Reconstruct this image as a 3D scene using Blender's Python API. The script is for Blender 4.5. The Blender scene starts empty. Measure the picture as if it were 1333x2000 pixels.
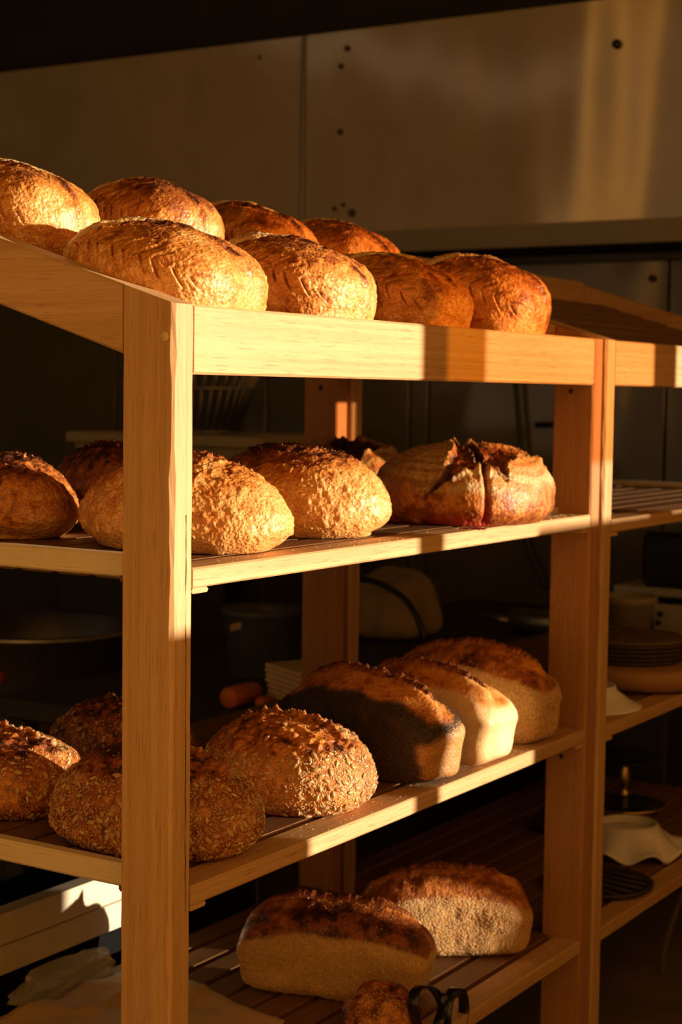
import bpy, bmesh, math, random
import numpy as np
from mathutils import Matrix, Vector, Euler

random.seed(7)
SC = bpy.context.scene
COL = SC.collection
PI = math.pi

# ------------------------------------------------------------------ camera
CAM = np.array([-1.4017, -1.0921, -0.0912])
YAW, PITCH, ROLL, FPX = 0.5612, 0.0716, -0.0136, 3264.5
FW = np.array([math.cos(YAW)*math.cos(PITCH), math.sin(YAW)*math.cos(PITCH), -math.sin(PITCH)])
_r = np.array([math.sin(YAW), -math.cos(YAW), 0.0]); _u = np.cross(_r, FW)
RT = math.cos(ROLL)*_r - math.sin(ROLL)*_u
UP = math.sin(ROLL)*_r + math.cos(ROLL)*_u
cd = bpy.data.cameras.new('camera'); cam = bpy.data.objects.new('camera', cd); COL.objects.link(cam)
M = Matrix.Identity(4)
for i in range(3):
    M[i][0] = RT[i]; M[i][1] = UP[i]; M[i][2] = -FW[i]; M[i][3] = CAM[i]
cam.matrix_world = M
cd.sensor_fit = 'VERTICAL'; cd.sensor_height = 24.0; cd.lens = FPX/2000*24.0
cd.clip_start = 0.05; cd.clip_end = 60
cd.dof.use_dof = True; cd.dof.focus_distance = 1.92; cd.dof.aperture_fstop = 39.2/8.0
SC.camera = cam

# ------------------------------------------------------------------ world, sun, exposure
w = bpy.data.worlds.new('world'); SC.world = w; w.use_nodes = True
bg = w.node_tree.nodes['Background']
bg.inputs['Color'].default_value = (1.0, 0.44, 0.09, 1); bg.inputs['Strength'].default_value = 0.76
SUN_D = Vector((-0.41, 1.0, -0.074)).normalized()
sl = bpy.data.lights.new('sun', 'SUN'); sl.energy = 9.6; sl.color = (1.0, 0.81, 0.60); sl.angle = math.radians(0.8)
so = bpy.data.objects.new('sun', sl); COL.objects.link(so)
so.rotation_euler = SUN_D.to_track_quat('-Z', 'Y').to_euler(); so.location = (2, -6, 1.5)
SC.view_settings.view_transform = 'Standard'; SC.view_settings.look = 'None'
SC.view_settings.gamma = 1.0; SC.view_settings.use_curve_mapping = False
SC.view_settings.exposure = 0.0
SC.cycles.use_denoising = True

# ------------------------------------------------------------------ helpers
def tag(o, label=None, cat=None, group=None, kind=None):
    if label: o['label'] = label
    if cat: o['category'] = cat
    if group: o['group'] = group
    if kind: o['kind'] = kind
    return o

def empty(name, loc, label, cat, group=None):
    o = bpy.data.objects.new(name, None); COL.objects.link(o); o.location = loc
    o.empty_display_size = 0.05
    return tag(o, label, cat, group)

def obj(name, me, mat=None, parent=None, loc=(0, 0, 0), rot=(0, 0, 0), world=True):
    o = bpy.data.objects.new(name, me); COL.objects.link(o)
    if mat is not None and len(me.materials) == 0: me.materials.append(mat)
    o.rotation_euler = rot
    loc = Vector(loc)
    if parent is not None:
        o.parent = parent
        if world: loc = loc - parent.location
    o.location = loc
    return o

def mesh_np(name, V, F, smooth=True, cols=None):
    """V (n,3); F (m,k) int array or list of lists"""
    me = bpy.data.meshes.new(name)
    V = np.asarray(V, dtype=np.float32)
    if isinstance(F, np.ndarray):
        m, k = F.shape
        me.vertices.add(len(V)); me.vertices.foreach_set('co', V.ravel())
        me.loops.add(m*k); me.loops.foreach_set('vertex_index', F.astype(np.int32).ravel())
        me.polygons.add(m); me.polygons.foreach_set('loop_start', np.arange(0, m*k, k, dtype=np.int32))
        me.update(calc_edges=True)
    else:
        me.from_pydata(V.tolist(), [], F); me.update()
    if smooth: me.polygons.foreach_set('use_smooth', np.ones(len(me.polygons), dtype=bool))
    if cols is not None:
        a = me.color_attributes.new('tone', 'FLOAT_COLOR', 'POINT')
        c = np.ones((len(V), 4), np.float32); c[:, :3] = cols
        a.data.foreach_set('color', c.ravel())
    me.validate()
    return me

def at(px, py, ax, val):
    """point where the sight line of a photograph pixel meets the plane axis=val"""
    d = FW + (px-666.5)/FPX*RT + (1000-py)/FPX*UP
    t = (val-CAM[ax])/d[ax]
    return Vector((CAM + t*d).tolist())

# noise -------------------------------------------------------------
def _hash(i, j, k, s):
    h = (i*374761393 + j*668265263 + k*2147483647 + s*974634777) & 0xffffffff
    h = ((h ^ (h >> 13))*1274126177) & 0xffffffff
    h = ((h ^ (h >> 15))*2246822519) & 0xffffffff
    return ((h ^ (h >> 16)) & 0xffff)/65535.0
def vnoise(P, sc, seed=0):
    Q = np.asarray(P, float)*sc + 57.3
    I = np.floor(Q).astype(np.int64); f = Q-I; f = f*f*f*(f*(f*6-15)+10)
    r = 0
    for a in (0, 1):
        wa = f[:, 0] if a else 1-f[:, 0]
        for b in (0, 1):
            wb = f[:, 1] if b else 1-f[:, 1]
            for c in (0, 1):
                wc = f[:, 2] if c else 1-f[:, 2]
                r = r + wa*wb*wc*_hash(I[:, 0]+a, I[:, 1]+b, I[:, 2]+c, seed)
    return r*2-1
def fbm(P, sc, octv=3, seed=0):
    r = 0; a = 1; t = 0
    for o in range(octv):
        r = r + a*vnoise(P, sc*2**o, seed+o*17); t += a; a *= .5
    return r/t*1.5
def sstep(a, b, x):
    t = np.clip((x-a)/(b-a), 0, 1); return t*t*(3-2*t)
def mix(a, b, t):
    t = np.asarray(t)[:, None]; return np.asarray(a)*(1-t)+np.asarray(b)*t

# ------------------------------------------------------------------ materials
def newmat(name):
    m = bpy.data.materials.new(name); m.use_nodes = True
    nt = m.node_tree; b = nt.nodes['Principled BSDF']
    return m, nt, b
def nd(nt, typ, **kw):
    n = nt.nodes.new(typ)
    for k, v in kw.items(): setattr(n, k, v)
    return n
def plain(name, col, rough=.5, metal=0.0, noise=0.0, nscale=30, bump=0.0, spec=None, stretch=None):
    m, nt, b = newmat(name)
    b.inputs['Roughness'].default_value = rough; b.inputs['Metallic'].default_value = metal
    b.inputs['Base Color'].default_value = (*col, 1)
    if spec is not None: b.inputs['Specular IOR Level'].default_value = spec
    if noise or bump:
        tc = nd(nt, 'ShaderNodeTexCoord'); n = nd(nt, 'ShaderNodeTexNoise')
        mp = nd(nt, 'ShaderNodeMapping'); nt.links.new(tc.outputs['Object'], mp.inputs[0])
        if stretch: mp.inputs['Scale'].default_value = stretch
        n.inputs['Scale'].default_value = nscale; n.inputs['Detail'].default_value = 5
        nt.links.new(mp.outputs[0], n.inputs['Vector'])
        if noise:
            r = nd(nt, 'ShaderNodeValToRGB')
            r.color_ramp.elements[0].color = (*[c*(1-noise) for c in col], 1)
            r.color_ramp.elements[1].color = (*[min(1, c*(1+noise)) for c in col], 1)
            r.color_ramp.elements[0].position = .3; r.color_ramp.elements[1].position = .7
            nt.links.new(n.outputs['Fac'], r.inputs[0]); nt.links.new(r.outputs[0], b.inputs['Base Color'])
        if bump:
            bp = nd(nt, 'ShaderNodeBump'); bp.inputs['Strength'].default_value = 1; bp.inputs['Distance'].default_value = bump
            nt.links.new(n.outputs['Fac'], bp.inputs['Height']); nt.links.new(bp.outputs[0], b.inputs['Normal'])
    return m

def wood(name, c0, c1, pore=.55, rough=.5):
    """grain runs along each board's own X axis"""
    m, nt, b = newmat(name)
    tc = nd(nt, 'ShaderNodeTexCoord'); oi = nd(nt, 'ShaderNodeObjectInfo')
    ad = nd(nt, 'ShaderNodeVectorMath', operation='MULTIPLY_ADD')
    nt.links.new(oi.outputs['Random'], ad.inputs[0]); ad.inputs[1].default_value = (13.7, 7.1, 4.3)
    nt.links.new(tc.outputs['Object'], ad.inputs[2])
    def nz(scale, det, rgh=.6):
        mp = nd(nt, 'ShaderNodeMapping'); mp.inputs['Scale'].default_value = scale
        nt.links.new(ad.outputs[0], mp.inputs[0])
        n = nd(nt, 'ShaderNodeTexNoise'); n.inputs['Scale'].default_value = 1; n.inputs['Detail'].default_value = det
        n.inputs['Roughness'].default_value = rgh
        nt.links.new(mp.outputs[0], n.inputs['Vector']); return n
    n1 = nz((1.6, 130, 130), 4); n2 = nz((22, 520, 520), 2); n3 = nz((1.6, 9, 9), 2)
    r = nd(nt, 'ShaderNodeValToRGB')
    r.color_ramp.elements[0].position = .3; r.color_ramp.elements[1].position = .7
    r.color_ramp.elements[0].color = (*c0, 1); r.color_ramp.elements[1].color = (*c1, 1)
    mx = nd(nt, 'ShaderNodeMath', operation='MULTIPLY_ADD'); mx.inputs[1].default_value = .55
    mx2 = nd(nt, 'ShaderNodeMath', operation='MULTIPLY'); mx2.inputs[1].default_value = .45
    nt.links.new(n3.outputs['Fac'], mx2.inputs[0]); nt.links.new(n1.outputs['Fac'], mx.inputs[0]); nt.links.new(mx2.outputs[0], mx.inputs[2])
    nt.links.new(mx.outputs[0], r.inputs[0])
    pr = nd(nt, 'ShaderNodeValToRGB'); pr.color_ramp.elements[0].position = .30; pr.color_ramp.elements[1].position = .43
    pr.color_ramp.elements[0].color = (pore, pore*.86, pore*.75, 1); pr.color_ramp.elements[1].color = (1, 1, 1, 1)
    nt.links.new(n2.outputs['Fac'], pr.inputs[0])
    mm = nd(nt, 'ShaderNodeMix', data_type='RGBA', blend_type='MULTIPLY'); mm.inputs[0].default_value = 1
    nt.links.new(r.outputs[0], mm.inputs[6]); nt.links.new(pr.outputs[0], mm.inputs[7])
    nt.links.new(mm.outputs[2], b.inputs['Base Color'])
    b.inputs['Roughness'].default_value = rough; b.inputs['Specular IOR Level'].default_value = .35
    bp = nd(nt, 'ShaderNodeBump'); bp.inputs['Strength'].default_value = .5; bp.inputs['Distance'].default_value = .0006
    nt.links.new(n2.outputs['Fac'], bp.inputs['Height']); nt.links.new(bp.outputs[0], b.inputs['Normal'])
    return m

def crust(name, rough=.45, blister=.0012, bscale=260, coat=.25, spec=.5, grain=.12):
    """bread crust: the 'tone' colour of each vertex, fine mottling, blisters"""
    m, nt, b = newmat(name)
    at_ = nd(nt, 'ShaderNodeAttribute'); at_.attribute_name = 'tone'
    tc = nd(nt, 'ShaderNodeTexCoord')
    n = nd(nt, 'ShaderNodeTexNoise'); n.inputs['Scale'].default_value = 420; n.inputs['Detail'].default_value = 3
    nt.links.new(tc.outputs['Object'], n.inputs['Vector'])
    v = nd(nt, 'ShaderNodeTexVoronoi', feature='SMOOTH_F1'); v.inputs['Scale'].default_value = bscale
    nn = nd(nt, 'ShaderNodeTexNoise'); nn.inputs['Scale'].default_value = 90; nn.inputs['Detail'].default_value = 2
    nt.links.new(tc.outputs['Object'], nn.inputs['Vector'])
    wv = nd(nt, 'ShaderNodeMix', data_type='VECTOR'); wv.inputs[0].default_value = .006
    nt.links.new(tc.outputs['Object'], wv.inputs[4]); nt.links.new(nn.outputs['Color'], wv.inputs[5])
    nt.links.new(wv.outputs[1], v.inputs['Vector'])
    r = nd(nt, 'ShaderNodeValToRGB'); r.color_ramp.elements[0].position = .3; r.color_ramp.elements[1].position = .7
    g0, g1 = 1-grain*1.9, 1+grain*1.9
    r.color_ramp.elements[0].color = (g0, g0*.9, g0*.85, 1); r.color_ramp.elements[1].color = (g1, g1, g1, 1)
    nt.links.new(n.outputs['Fac'], r.inputs[0])
    mm = nd(nt, 'ShaderNodeMix', data_type='RGBA', blend_type='MULTIPLY'); mm.inputs[0].default_value = 1
    nt.links.new(at_.outputs['Color'], mm.inputs[6]); nt.links.new(r.outputs[0], mm.inputs[7])
    nt.links.new(mm.outputs[2], b.inputs['Base Color'])
    b.inputs['Roughness'].default_value = rough; b.inputs['Specular IOR Level'].default_value = spec
    b.inputs['Coat Weight'].default_value = coat; b.inputs['Coat Roughness'].default_value = .3
    b.inputs['Subsurface Weight'].default_value = 0.0
    inv = nd(nt, 'ShaderNodeMath', operation='SUBTRACT'); inv.inputs[0].default_value = 1; nt.links.new(v.outputs['Distance'], inv.inputs[1])
    ad = nd(nt, 'ShaderNodeMath', operation='MULTIPLY_ADD'); ad.inputs[1].default_value = .38
    nt.links.new(n.outputs['Fac'], ad.inputs[0]); nt.links.new(inv.outputs[0], ad.inputs[2])
    bp = nd(nt, 'ShaderNodeBump'); bp.inputs['Strength'].default_value = 1; bp.inputs['Distance'].default_value = blister
    nt.links.new(ad.outputs[0], bp.inputs['Height']); nt.links.new(bp.outputs[0], b.inputs['Normal'])
    return m

def tone_mat(name, rough=.5, spec=.4):
    m, nt, b = newmat(name)
    a = nd(nt, 'ShaderNodeAttribute'); a.attribute_name = 'tone'
    nt.links.new(a.outputs['Color'], b.inputs['Base Color'])
    b.inputs['Roughness'].default_value = rough; b.inputs['Specular IOR Level'].default_value = spec
    return m

OAK = wood('golden_oak', (.43, .235, .09), (.69, .44, .21), pore=.74)
OAK_PALE = wood('pale_shelf_batten', (.74, .60, .36), (.84, .70, .45), pore=.88)
OAK_RED = wood('reddish_oak', (.34, .155, .052), (.48, .235, .082), pore=.75)
OAK_DARK = wood('dark_slat_wood', (.14, .064, .021), (.23, .112, .04))  # darker wood for inner slats, sloping slats and low cleats
CRACK = plain('wood_crack', (.10, .045, .015), .9)
PLUG = plain('wood_plug', (.72, .50, .20), .5, noise=.08)
HOLE = plain('screw_hole', (.05, .025, .01), .8)
STEEL = plain('brushed_steel', (.42, .40, .36), .38, 1.0, noise=.12, nscale=3, bump=.0006, stretch=(1, 40, 1))
DSTEEL = plain('dark_steel', (.10, .095, .085), .45, .8, noise=.2, nscale=12)
TRAYM = plain('aluminium_tray', (.66, .56, .40), .42, .35, noise=.10, nscale=14, bump=.0002)
BLACK = plain('black_plastic', (.012, .012, .012), .28, spec=.5)
GAPBLACK = plain('dark_gap_black', (.006, .006, .006), .95, spec=.05)  # near-black so the added crate's sunlit front still reads as a shaded gap
RIBBON = plain('black_ribbon', (.008, .008, .009), .25, spec=.6)
DARKPAINT = plain('dark_paint', (.035, .033, .028), .8, noise=.2, nscale=4)
CEIL = plain('ceiling_paint', (.016, .018, .015), .9, noise=.15, nscale=3)
FLOORM = plain('floor_tile', (.16, .12, .085), .5, noise=.2, nscale=8)
WALLP = plain('sun_mask_plaster', (.42, .36, .28), .9, noise=.05, nscale=6)
WALLD = plain('slit_panel_paint', (.13, .105, .08), .9, noise=.08, nscale=5)
WHITE = plain('white_glaze', (.80, .76, .72), .22, noise=.03, nscale=12, spec=.5)
PALEPL = plain('pale_plastic', (.40, .34, .22), .5, noise=.06, nscale=9)
PANELW = plain('white_enamel', (.50, .48, .42), .4, noise=.04, nscale=9)
CREAM = plain('cream_board', (.66, .52, .28), .6, noise=.1, nscale=30, bump=.0006)
GREYPL = plain('grey_plastic', (.07, .075, .075), .5, noise=.1, nscale=7)
LABELM = plain('paper_label', (.42, .30, .15), .7, noise=.15, nscale=40)
CARROT = plain('carrot_skin', (.62, .15, .03), .5, noise=.15, nscale=60, bump=.0006, stretch=(6, 1, 1))
CLOTH = plain('beige_cloth', (.36, .26, .14), .95, noise=.12, nscale=14, bump=.002)
BRASS = plain('brass', (.75, .50, .16), .25, 1.0)
WICKER = plain('dark_wicker', (.035, .02, .012), .6, noise=.4, nscale=90, bump=.003)
REDM = plain('red_plastic', (.45, .06, .03), .4)
JUICE = plain('berry_juice', (.20, .015, .012), .18, spec=.6, noise=.3, nscale=120)
KRAFT = plain('kraft_paper', (.55, .37, .18), .75, noise=.10, nscale=8, bump=.0008)
ROPE = plain('twisted_rope', (.14, .11, .07), .8, noise=.2, nscale=90)
BOARDW = wood('board_wood', (.30, .15, .05), (.42, .23, .08))

GLASS, nt, b = newmat('clear_glass')
b.inputs['Transmission Weight'].default_value = 1; b.inputs['Roughness'].default_value = .03; b.inputs['Base Color'].default_value = (.9, .95, .92, 1)
BAGM, nt, b = newmat('clear_film')
b.inputs['Base Color'].default_value = (.8, .75, .6, 1); b.inputs['Roughness'].default_value = .22
tr = nd(nt, 'ShaderNodeBsdfTransparent'); mxs = nd(nt, 'ShaderNodeMixShader'); mxs.inputs[0].default_value = .30
nt.links.new(tr.outputs[0], mxs.inputs[1]); nt.links.new(b.outputs[0], mxs.inputs[2])
nt.links.new(mxs.outputs[0], nt.nodes['Material Output'].inputs['Surface'])
TINT, nt, b = newmat('sun_dimmer')  # filters the sun in the added unseen panes
tr = nd(nt, 'ShaderNodeBsdfTransparent'); tr.inputs[0].default_value = (.91, .70, .50, 1)
nt.links.new(tr.outputs[0], nt.nodes['Material Output'].inputs['Surface'])
TINT2, nt, b = newmat('strong_sun_dimmer')
tr = nd(nt, 'ShaderNodeBsdfTransparent'); tr.inputs[0].default_value = (.48, .31, .09, 1)
nt.links.new(tr.outputs[0], nt.nodes['Material Output'].inputs['Surface'])

# hood panels: dull stainless, streaky where the sheet is dented
def hood_mat(name, tint, k):
    m, nt, b = newmat(name)
    tc = nd(nt, 'ShaderNodeTexCoord')
    mp = nd(nt, 'ShaderNodeMapping'); mp.inputs['Scale'].default_value = (1, 2.2, .6); mp.inputs['Location'].default_value = (k, k*2, 0)
    nt.links.new(tc.outputs['Object'], mp.inputs[0])
    n = nd(nt, 'ShaderNodeTexNoise'); n.inputs['Scale'].default_value = 1.1; n.inputs['Detail'].default_value = 1.0
    nt.links.new(mp.outputs[0], n.inputs['Vector'])
    n2 = nd(nt, 'ShaderNodeTexNoise'); n2.inputs['Scale'].default_value = 7; n2.inputs['Detail'].default_value = 4
    nt.links.new(tc.outputs['Object'], n2.inputs['Vector'])
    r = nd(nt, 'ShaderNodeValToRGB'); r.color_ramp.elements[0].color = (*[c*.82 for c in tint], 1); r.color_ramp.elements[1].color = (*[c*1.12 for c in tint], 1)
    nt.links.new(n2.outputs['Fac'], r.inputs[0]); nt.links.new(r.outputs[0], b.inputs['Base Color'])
    b.inputs['Metallic'].default_value = .42; b.inputs['Roughness'].default_value = .12
    bp = nd(nt, 'ShaderNodeBump'); bp.inputs['Strength'].default_value = 1; bp.inputs['Distance'].default_value = .022
    nt.links.new(n.outputs['Fac'], bp.inputs['Height']); nt.links.new(bp.outputs[0], b.inputs['Normal'])
    return m
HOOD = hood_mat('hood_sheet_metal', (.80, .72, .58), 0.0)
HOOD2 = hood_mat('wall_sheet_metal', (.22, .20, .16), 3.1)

# ------------------------------------------------------------------ basic shapes
def bm_mesh(name, bm, smooth=False):
    me = bpy.data.meshes.new(name); bm.to_mesh(me); bm.free()
    if smooth: me.polygons.foreach_set('use_smooth', np.ones(len(me.polygons), dtype=bool))
    return me
def box_mesh(name, s, bev=.002, seg=1):
    bm = bmesh.new(); bmesh.ops.create_cube(bm, size=1)
    bmesh.ops.scale(bm, vec=s, verts=bm.verts)
    if bev: bmesh.ops.bevel(bm, geom=bm.edges[:]+bm.verts[:], offset=bev, segments=seg, affect='EDGES', profile=.5)
    return bm_mesh(name, bm)
def board_mesh(name, L, Wd, T, ch=.0022, n=16, jit=.0005, shear=0.0, topslope=0.0, seed=0, wane=0.0):
    """a plank: long axis X, chamfered arrises with slight wear; shear tilts it by z += shear*x; topslope cuts its +X end"""
    rg = np.random.default_rng(seed)
    xs = np.linspace(-L/2, L/2, n+1)
    prof = [(-1, -1, 1, 0), (1, -1, -1, 0), (1, -1, 0, 1), (1, 1, 0, -1), (1, 1, -1, 0), (-1, 1, 1, 0), (-1, 1, 0, -1), (-1, -1, 0, 1)]
    V = []
    for i, x in enumerate(xs):
        for (sy, sz, cy, cz) in prof:
            c = ch + abs(rg.normal())*jit
            if wane and sy < 0 and sz > 0: c += wane*abs(math.sin(i*1.7+seed)*math.sin(i*.61))
            y = sy*Wd/2 + cy*c; z = sz*T/2 + cz*c
            xx = x
            if i == len(xs)-1 and topslope: xx = x + topslope*y
            V.append((xx, y, z + shear*x))
    F = []
    for i in range(n):
        for k in range(8):
            a = i*8+k; b_ = i*8+(k+1) % 8
            F.append([a, b_, b_+8, a+8])
    F.append([k for k in range(8)][::-1]); F.append([n*8+k for k in range(8)])
    F = [f[::-1] for f in F]
    me = mesh_np(name, V, F, smooth=False)
    bm = bmesh.new(); bm.from_mesh(me); bmesh.ops.recalc_face_normals(bm, faces=bm.faces); bm.to_mesh(me); bm.free()
    return me
def lathe_mesh(name, prof, n=48, wav=None):
    V = []; F = []
    for (r, z) in prof:
        for i in range(n):
            a = 2*PI*i/n
            rr, zz = (r, z) if wav is None else wav(r, z, a)
            V.append((rr*math.cos(a), rr*math.sin(a), zz))
    m = len(prof)
    for j in range(m-1):
        for i in range(n):
            F.append([j*n+i, j*n+(i+1) % n, (j+1)*n+(i+1) % n, (j+1)*n+i])
    if prof[0][0] > 0: F.append([i for i in range(n)][::-1])
    if prof[-1][0] > 0: F.append([(m-1)*n+i for i in range(n)])
    me = mesh_np(name, V, F, smooth=True)
    bm = bmesh.new(); bm.from_mesh(me); bmesh.ops.remove_doubles(bm, verts=bm.verts, dist=1e-6)
    bmesh.ops.recalc_face_normals(bm, faces=bm.faces); bm.to_mesh(me); bm.free()
    me.polygons.foreach_set('use_smooth', np.ones(len(me.polygons), dtype=bool))
    return me
def tube_mesh(name, pts, r, n=8, flat=None):
    """tube along pts; flat=(w,t) makes a band; r may be a list"""
    P = [Vector(p) for p in pts]; V = []; F = []
    t0 = None; up = Vector((0, 0, 1))
    for i, p in enumerate(P):
        t = (P[min(i+1, len(P)-1)]-P[max(i-1, 0)]).normalized()
        if t0 is None:
            s = t.cross(up)
            if s.length < .1: s = t.cross(Vector((1, 0, 0)))
            s.normalize()
        else:
            s = (s - t*s.dot(t)).normalized()
        t0 = t; u = s.cross(t)
        for k in range(n):
            a = 2*PI*k/n
            rr = r[i] if isinstance(r, (list, tuple)) else r
            if flat: v = p + s*(flat[0]*max(-.5, min(.5, .62*math.cos(a)))) + u*(flat[1]*max(-.5, min(.5, .62*math.sin(a))))
            else: v = p + s*(rr*math.cos(a)) + u*(rr*math.sin(a))
            V.append(v[:])
    m = len(P)
    for j in range(m-1):
        for k in range(n):
            F.append([j*n+k, j*n+(k+1) % n, (j+1)*n+(k+1) % n, (j+1)*n+k])
    F.append([k for k in range(n)][::-1]); F.append([(m-1)*n+k for k in range(n)])
    return mesh_np(name, V, F, smooth=True)
def spline(pts, n=10):
    """Catmull-Rom through pts"""
    P = [Vector(p) for p in pts]; P = [P[0]*2-P[1]] + P + [P[-1]*2-P[-2]]; out = []
    for i in range(1, len(P)-2):
        a, b_, c, d = P[i-1:i+3]
        for k in range(n):
            t = k/n
            out.append(.5*((2*b_)+(c-a)*t+(2*a-5*b_+4*c-d)*t*t+(3*b_-a-3*c+d)*t**3))
    out.append(P[-2]); return out

# ------------------------------------------------------------------ the setting
FLOOR_Z, CEIL_Z, WX, LY, FY = -1.30, 2.30, 3.30, 3.90, -1.30
X_OPEN = -1.9
def slab(name, x0, x1, y0, y1, z0, z1, mat, parent=None, kind='structure', bev=.0):
    me = box_mesh(name, (x1-x0, y1-y0, z1-z0), bev)
    o = obj(name, me, mat, parent, ((x0+x1)/2, (y0+y1)/2, (z0+z1)/2))
    if parent is None and kind: tag(o, kind=kind)
    return o
slab('floor', X_OPEN, WX+.1, FY-.05, LY+.1, FLOOR_Z-.05, FLOOR_Z, FLOORM)
slab('ceiling', X_OPEN, WX+.1, FY-.05, LY+.1, CEIL_Z, CEIL_Z+.05, CEIL)
slab('wall_back', WX, WX+.1, FY-.05, LY+.1, FLOOR_Z, CEIL_Z, DARKPAINT)
slab('wall_left', X_OPEN, WX, LY, LY+.1, FLOOR_Z, CEIL_Z, DARKPAINT)
# unseen front wall: blocks, gaps and dimming panes added to shape the sun patches
SX, SZ = .41*(-FY), .074*(-FY)          # where a sun ray through (X, 0, Z) crosses the unseen front wall
wf = bpy.data.objects.new('sun_mask_wall', None); COL.objects.link(wf); tag(wf, kind='structure')
def fpiece(name, x0, x1, z0, z1, mat=WALLP, t=.03):
    slab(name, x0+SX, x1+SX, FY-t/2, FY+t/2, max(z0+SZ, FLOOR_Z), min(z1+SZ, CEIL_Z), mat, wf)
fpiece('upper_sun_block', -.62, 1.10, .95, 2)
fpiece('upper_sun_block', 1.10, 2.96, .008, .36)
fpiece('upper_sun_block', 1.10, 2.96, .95, 2)
fpiece('low_sun_block', -.62, .27, -3, -.352)
fpiece('mullion', .538, .597, -.80, .95)
fpiece('bottom_sun_block', .27, .80, -3, -.865)
fpiece('floor_sun_block', .80, .968, -3, -.979)
fpiece('bottom_sun_block', .27, .735, -.865, -.80)
fpiece('low_sun_block', .905, 2.4, -.80, -.297)
fpiece('low_sun_block', .968, 2.4, -3, -.80)
fpiece('mullion', 1.355, 1.452, -.297, .008)
fpiece('end_sun_block', 2.4, 2.96, -3, .95)
slab('sun_dim_pane_1', .715+SX, 1.0995+SX, FY-.004, FY+.004, -.20+SZ, .95+SZ, TINT)  # unseen panes added to dim and warm the sun on the right
slab('sun_dim_pane_2', 1.10+SX, 1.355+SX, FY-.004, FY+.004, -.20+SZ, .008+SZ, TINT)
slab('sun_dim_pane_3', .597+SX, .7145+SX, FY-.004, FY+.004, -.26+SZ, .95+SZ, TINT2)

wr = bpy.data.objects.new('streak_slit_wall', None); COL.objects.link(wr); tag(wr, kind='structure')  # unseen panels added so the slit between them reflects as a streak in the hood
slab('slit_panel', X_OPEN-.04, X_OPEN, 1.10, 2.74, FLOOR_Z, CEIL_Z, DARKPAINT, wr)
slab('slit_panel', X_OPEN-.04, X_OPEN, 2.95, LY+.1, FLOOR_Z, CEIL_Z, WALLD, wr)
slab('slit_bar', X_OPEN-.04, X_OPEN, 2.74, 2.95, FLOOR_Z, -.20, DARKPAINT, wr)

# extractor hood on the back wall: two sheet panels, seam strip, bolts, drip flange
HX = 3.0
hood = empty('extractor_hood', (HX+.15, 1.3, .36), 'long stainless steel extractor hood with two dull panels above the bread racks', 'extractor hood')
hz0, hz1 = .398, 1.012
seam_y = at(592, 260, 0, HX)[1]
def hslab(name, x0, x1, y0, y1, z0, z1, mat, bev=.002): return slab(name, x0, x1, y0, y1, z0, z1, mat, hood, bev=bev)
hslab('panel', HX, HX+.02, -1.2, seam_y-.008, hz0, hz1, HOOD)
hslab('panel', HX, HX+.02, seam_y+.008, LY-.02, hz0, hz1, HOOD)
hslab('seam_strip', HX-.006, HX+.004, seam_y-.006, seam_y+.006, hz0, hz1, STEEL)
hslab('hood_top', HX+.02, WX, -1.2, LY-.02, hz1-.02, hz1, DSTEEL)
me = mesh_np('drip_flange', [(HX-.004, -1.2, hz0), (HX-.004, LY-.02, hz0), (HX+.012, LY-.02, hz0-.062), (HX+.012, -1.2, hz0-.062),
                             (HX+.02, -1.2, hz0), (HX+.02, LY-.02, hz0), (HX+.03, LY-.02, hz0-.062), (HX+.03, -1.2, hz0-.062)],
             [[0, 1, 2, 3], [5, 4, 7, 6], [0, 4, 5, 1], [3, 2, 6, 7], [0, 3, 7, 4], [1, 5, 6, 2]], smooth=False)
obj('drip_flange', me, plain('flange_metal', (.40, .37, .31), .5, .4, noise=.05), hood).location = -hood.location
boltm = lathe_mesh('bolt', [(0, .012), (.006, .0115), (.0085, .009), (.0095, .003), (.0095, 0)], 16)
for (px, py, s, mt) in [(680, 95, 1.0, HOLE), (668, 130, .9, DSTEEL), (667, 258, 1.0, DSTEEL), (1207, 87, 1.45, BLACK), (690, 416, 1.25, DSTEEL), (655, 408, .8, DSTEEL), (672, 400, .7, HOLE), (508, 112, .6, DSTEEL)]:
    o = obj('bolt', boltm.copy(), mt, hood, at(px, py, 0, HX), (0, -PI/2, 0)); o.scale = (s, s, s)

# metal-clad wall below the hood
cl = empty('wall_cladding', (3.22, 1.2, -.7), 'dull sheet metal wall cladding with vertical joints below the extractor hood', 'wall cladding')
cx = 3.20
edges = [-1.2, at(1307, 560, 0, cx)[1], at(1010, 560, 0, cx)[1]+.30, 1.55, 2.1, 2.75, LY-.02]
for i in range(len(edges)-1):
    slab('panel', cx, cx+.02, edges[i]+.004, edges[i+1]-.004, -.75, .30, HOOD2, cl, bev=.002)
slab('top_trim', cx-.01, cx+.03, -1.2, LY-.02, .30, .325, DSTEEL, cl, bev=.002)
o = obj('bolt', boltm.copy(), HOLE, cl, at(1276, 544, 0, cx), (0, -PI/2, 0)); o.scale = (1.2,)*3

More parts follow.
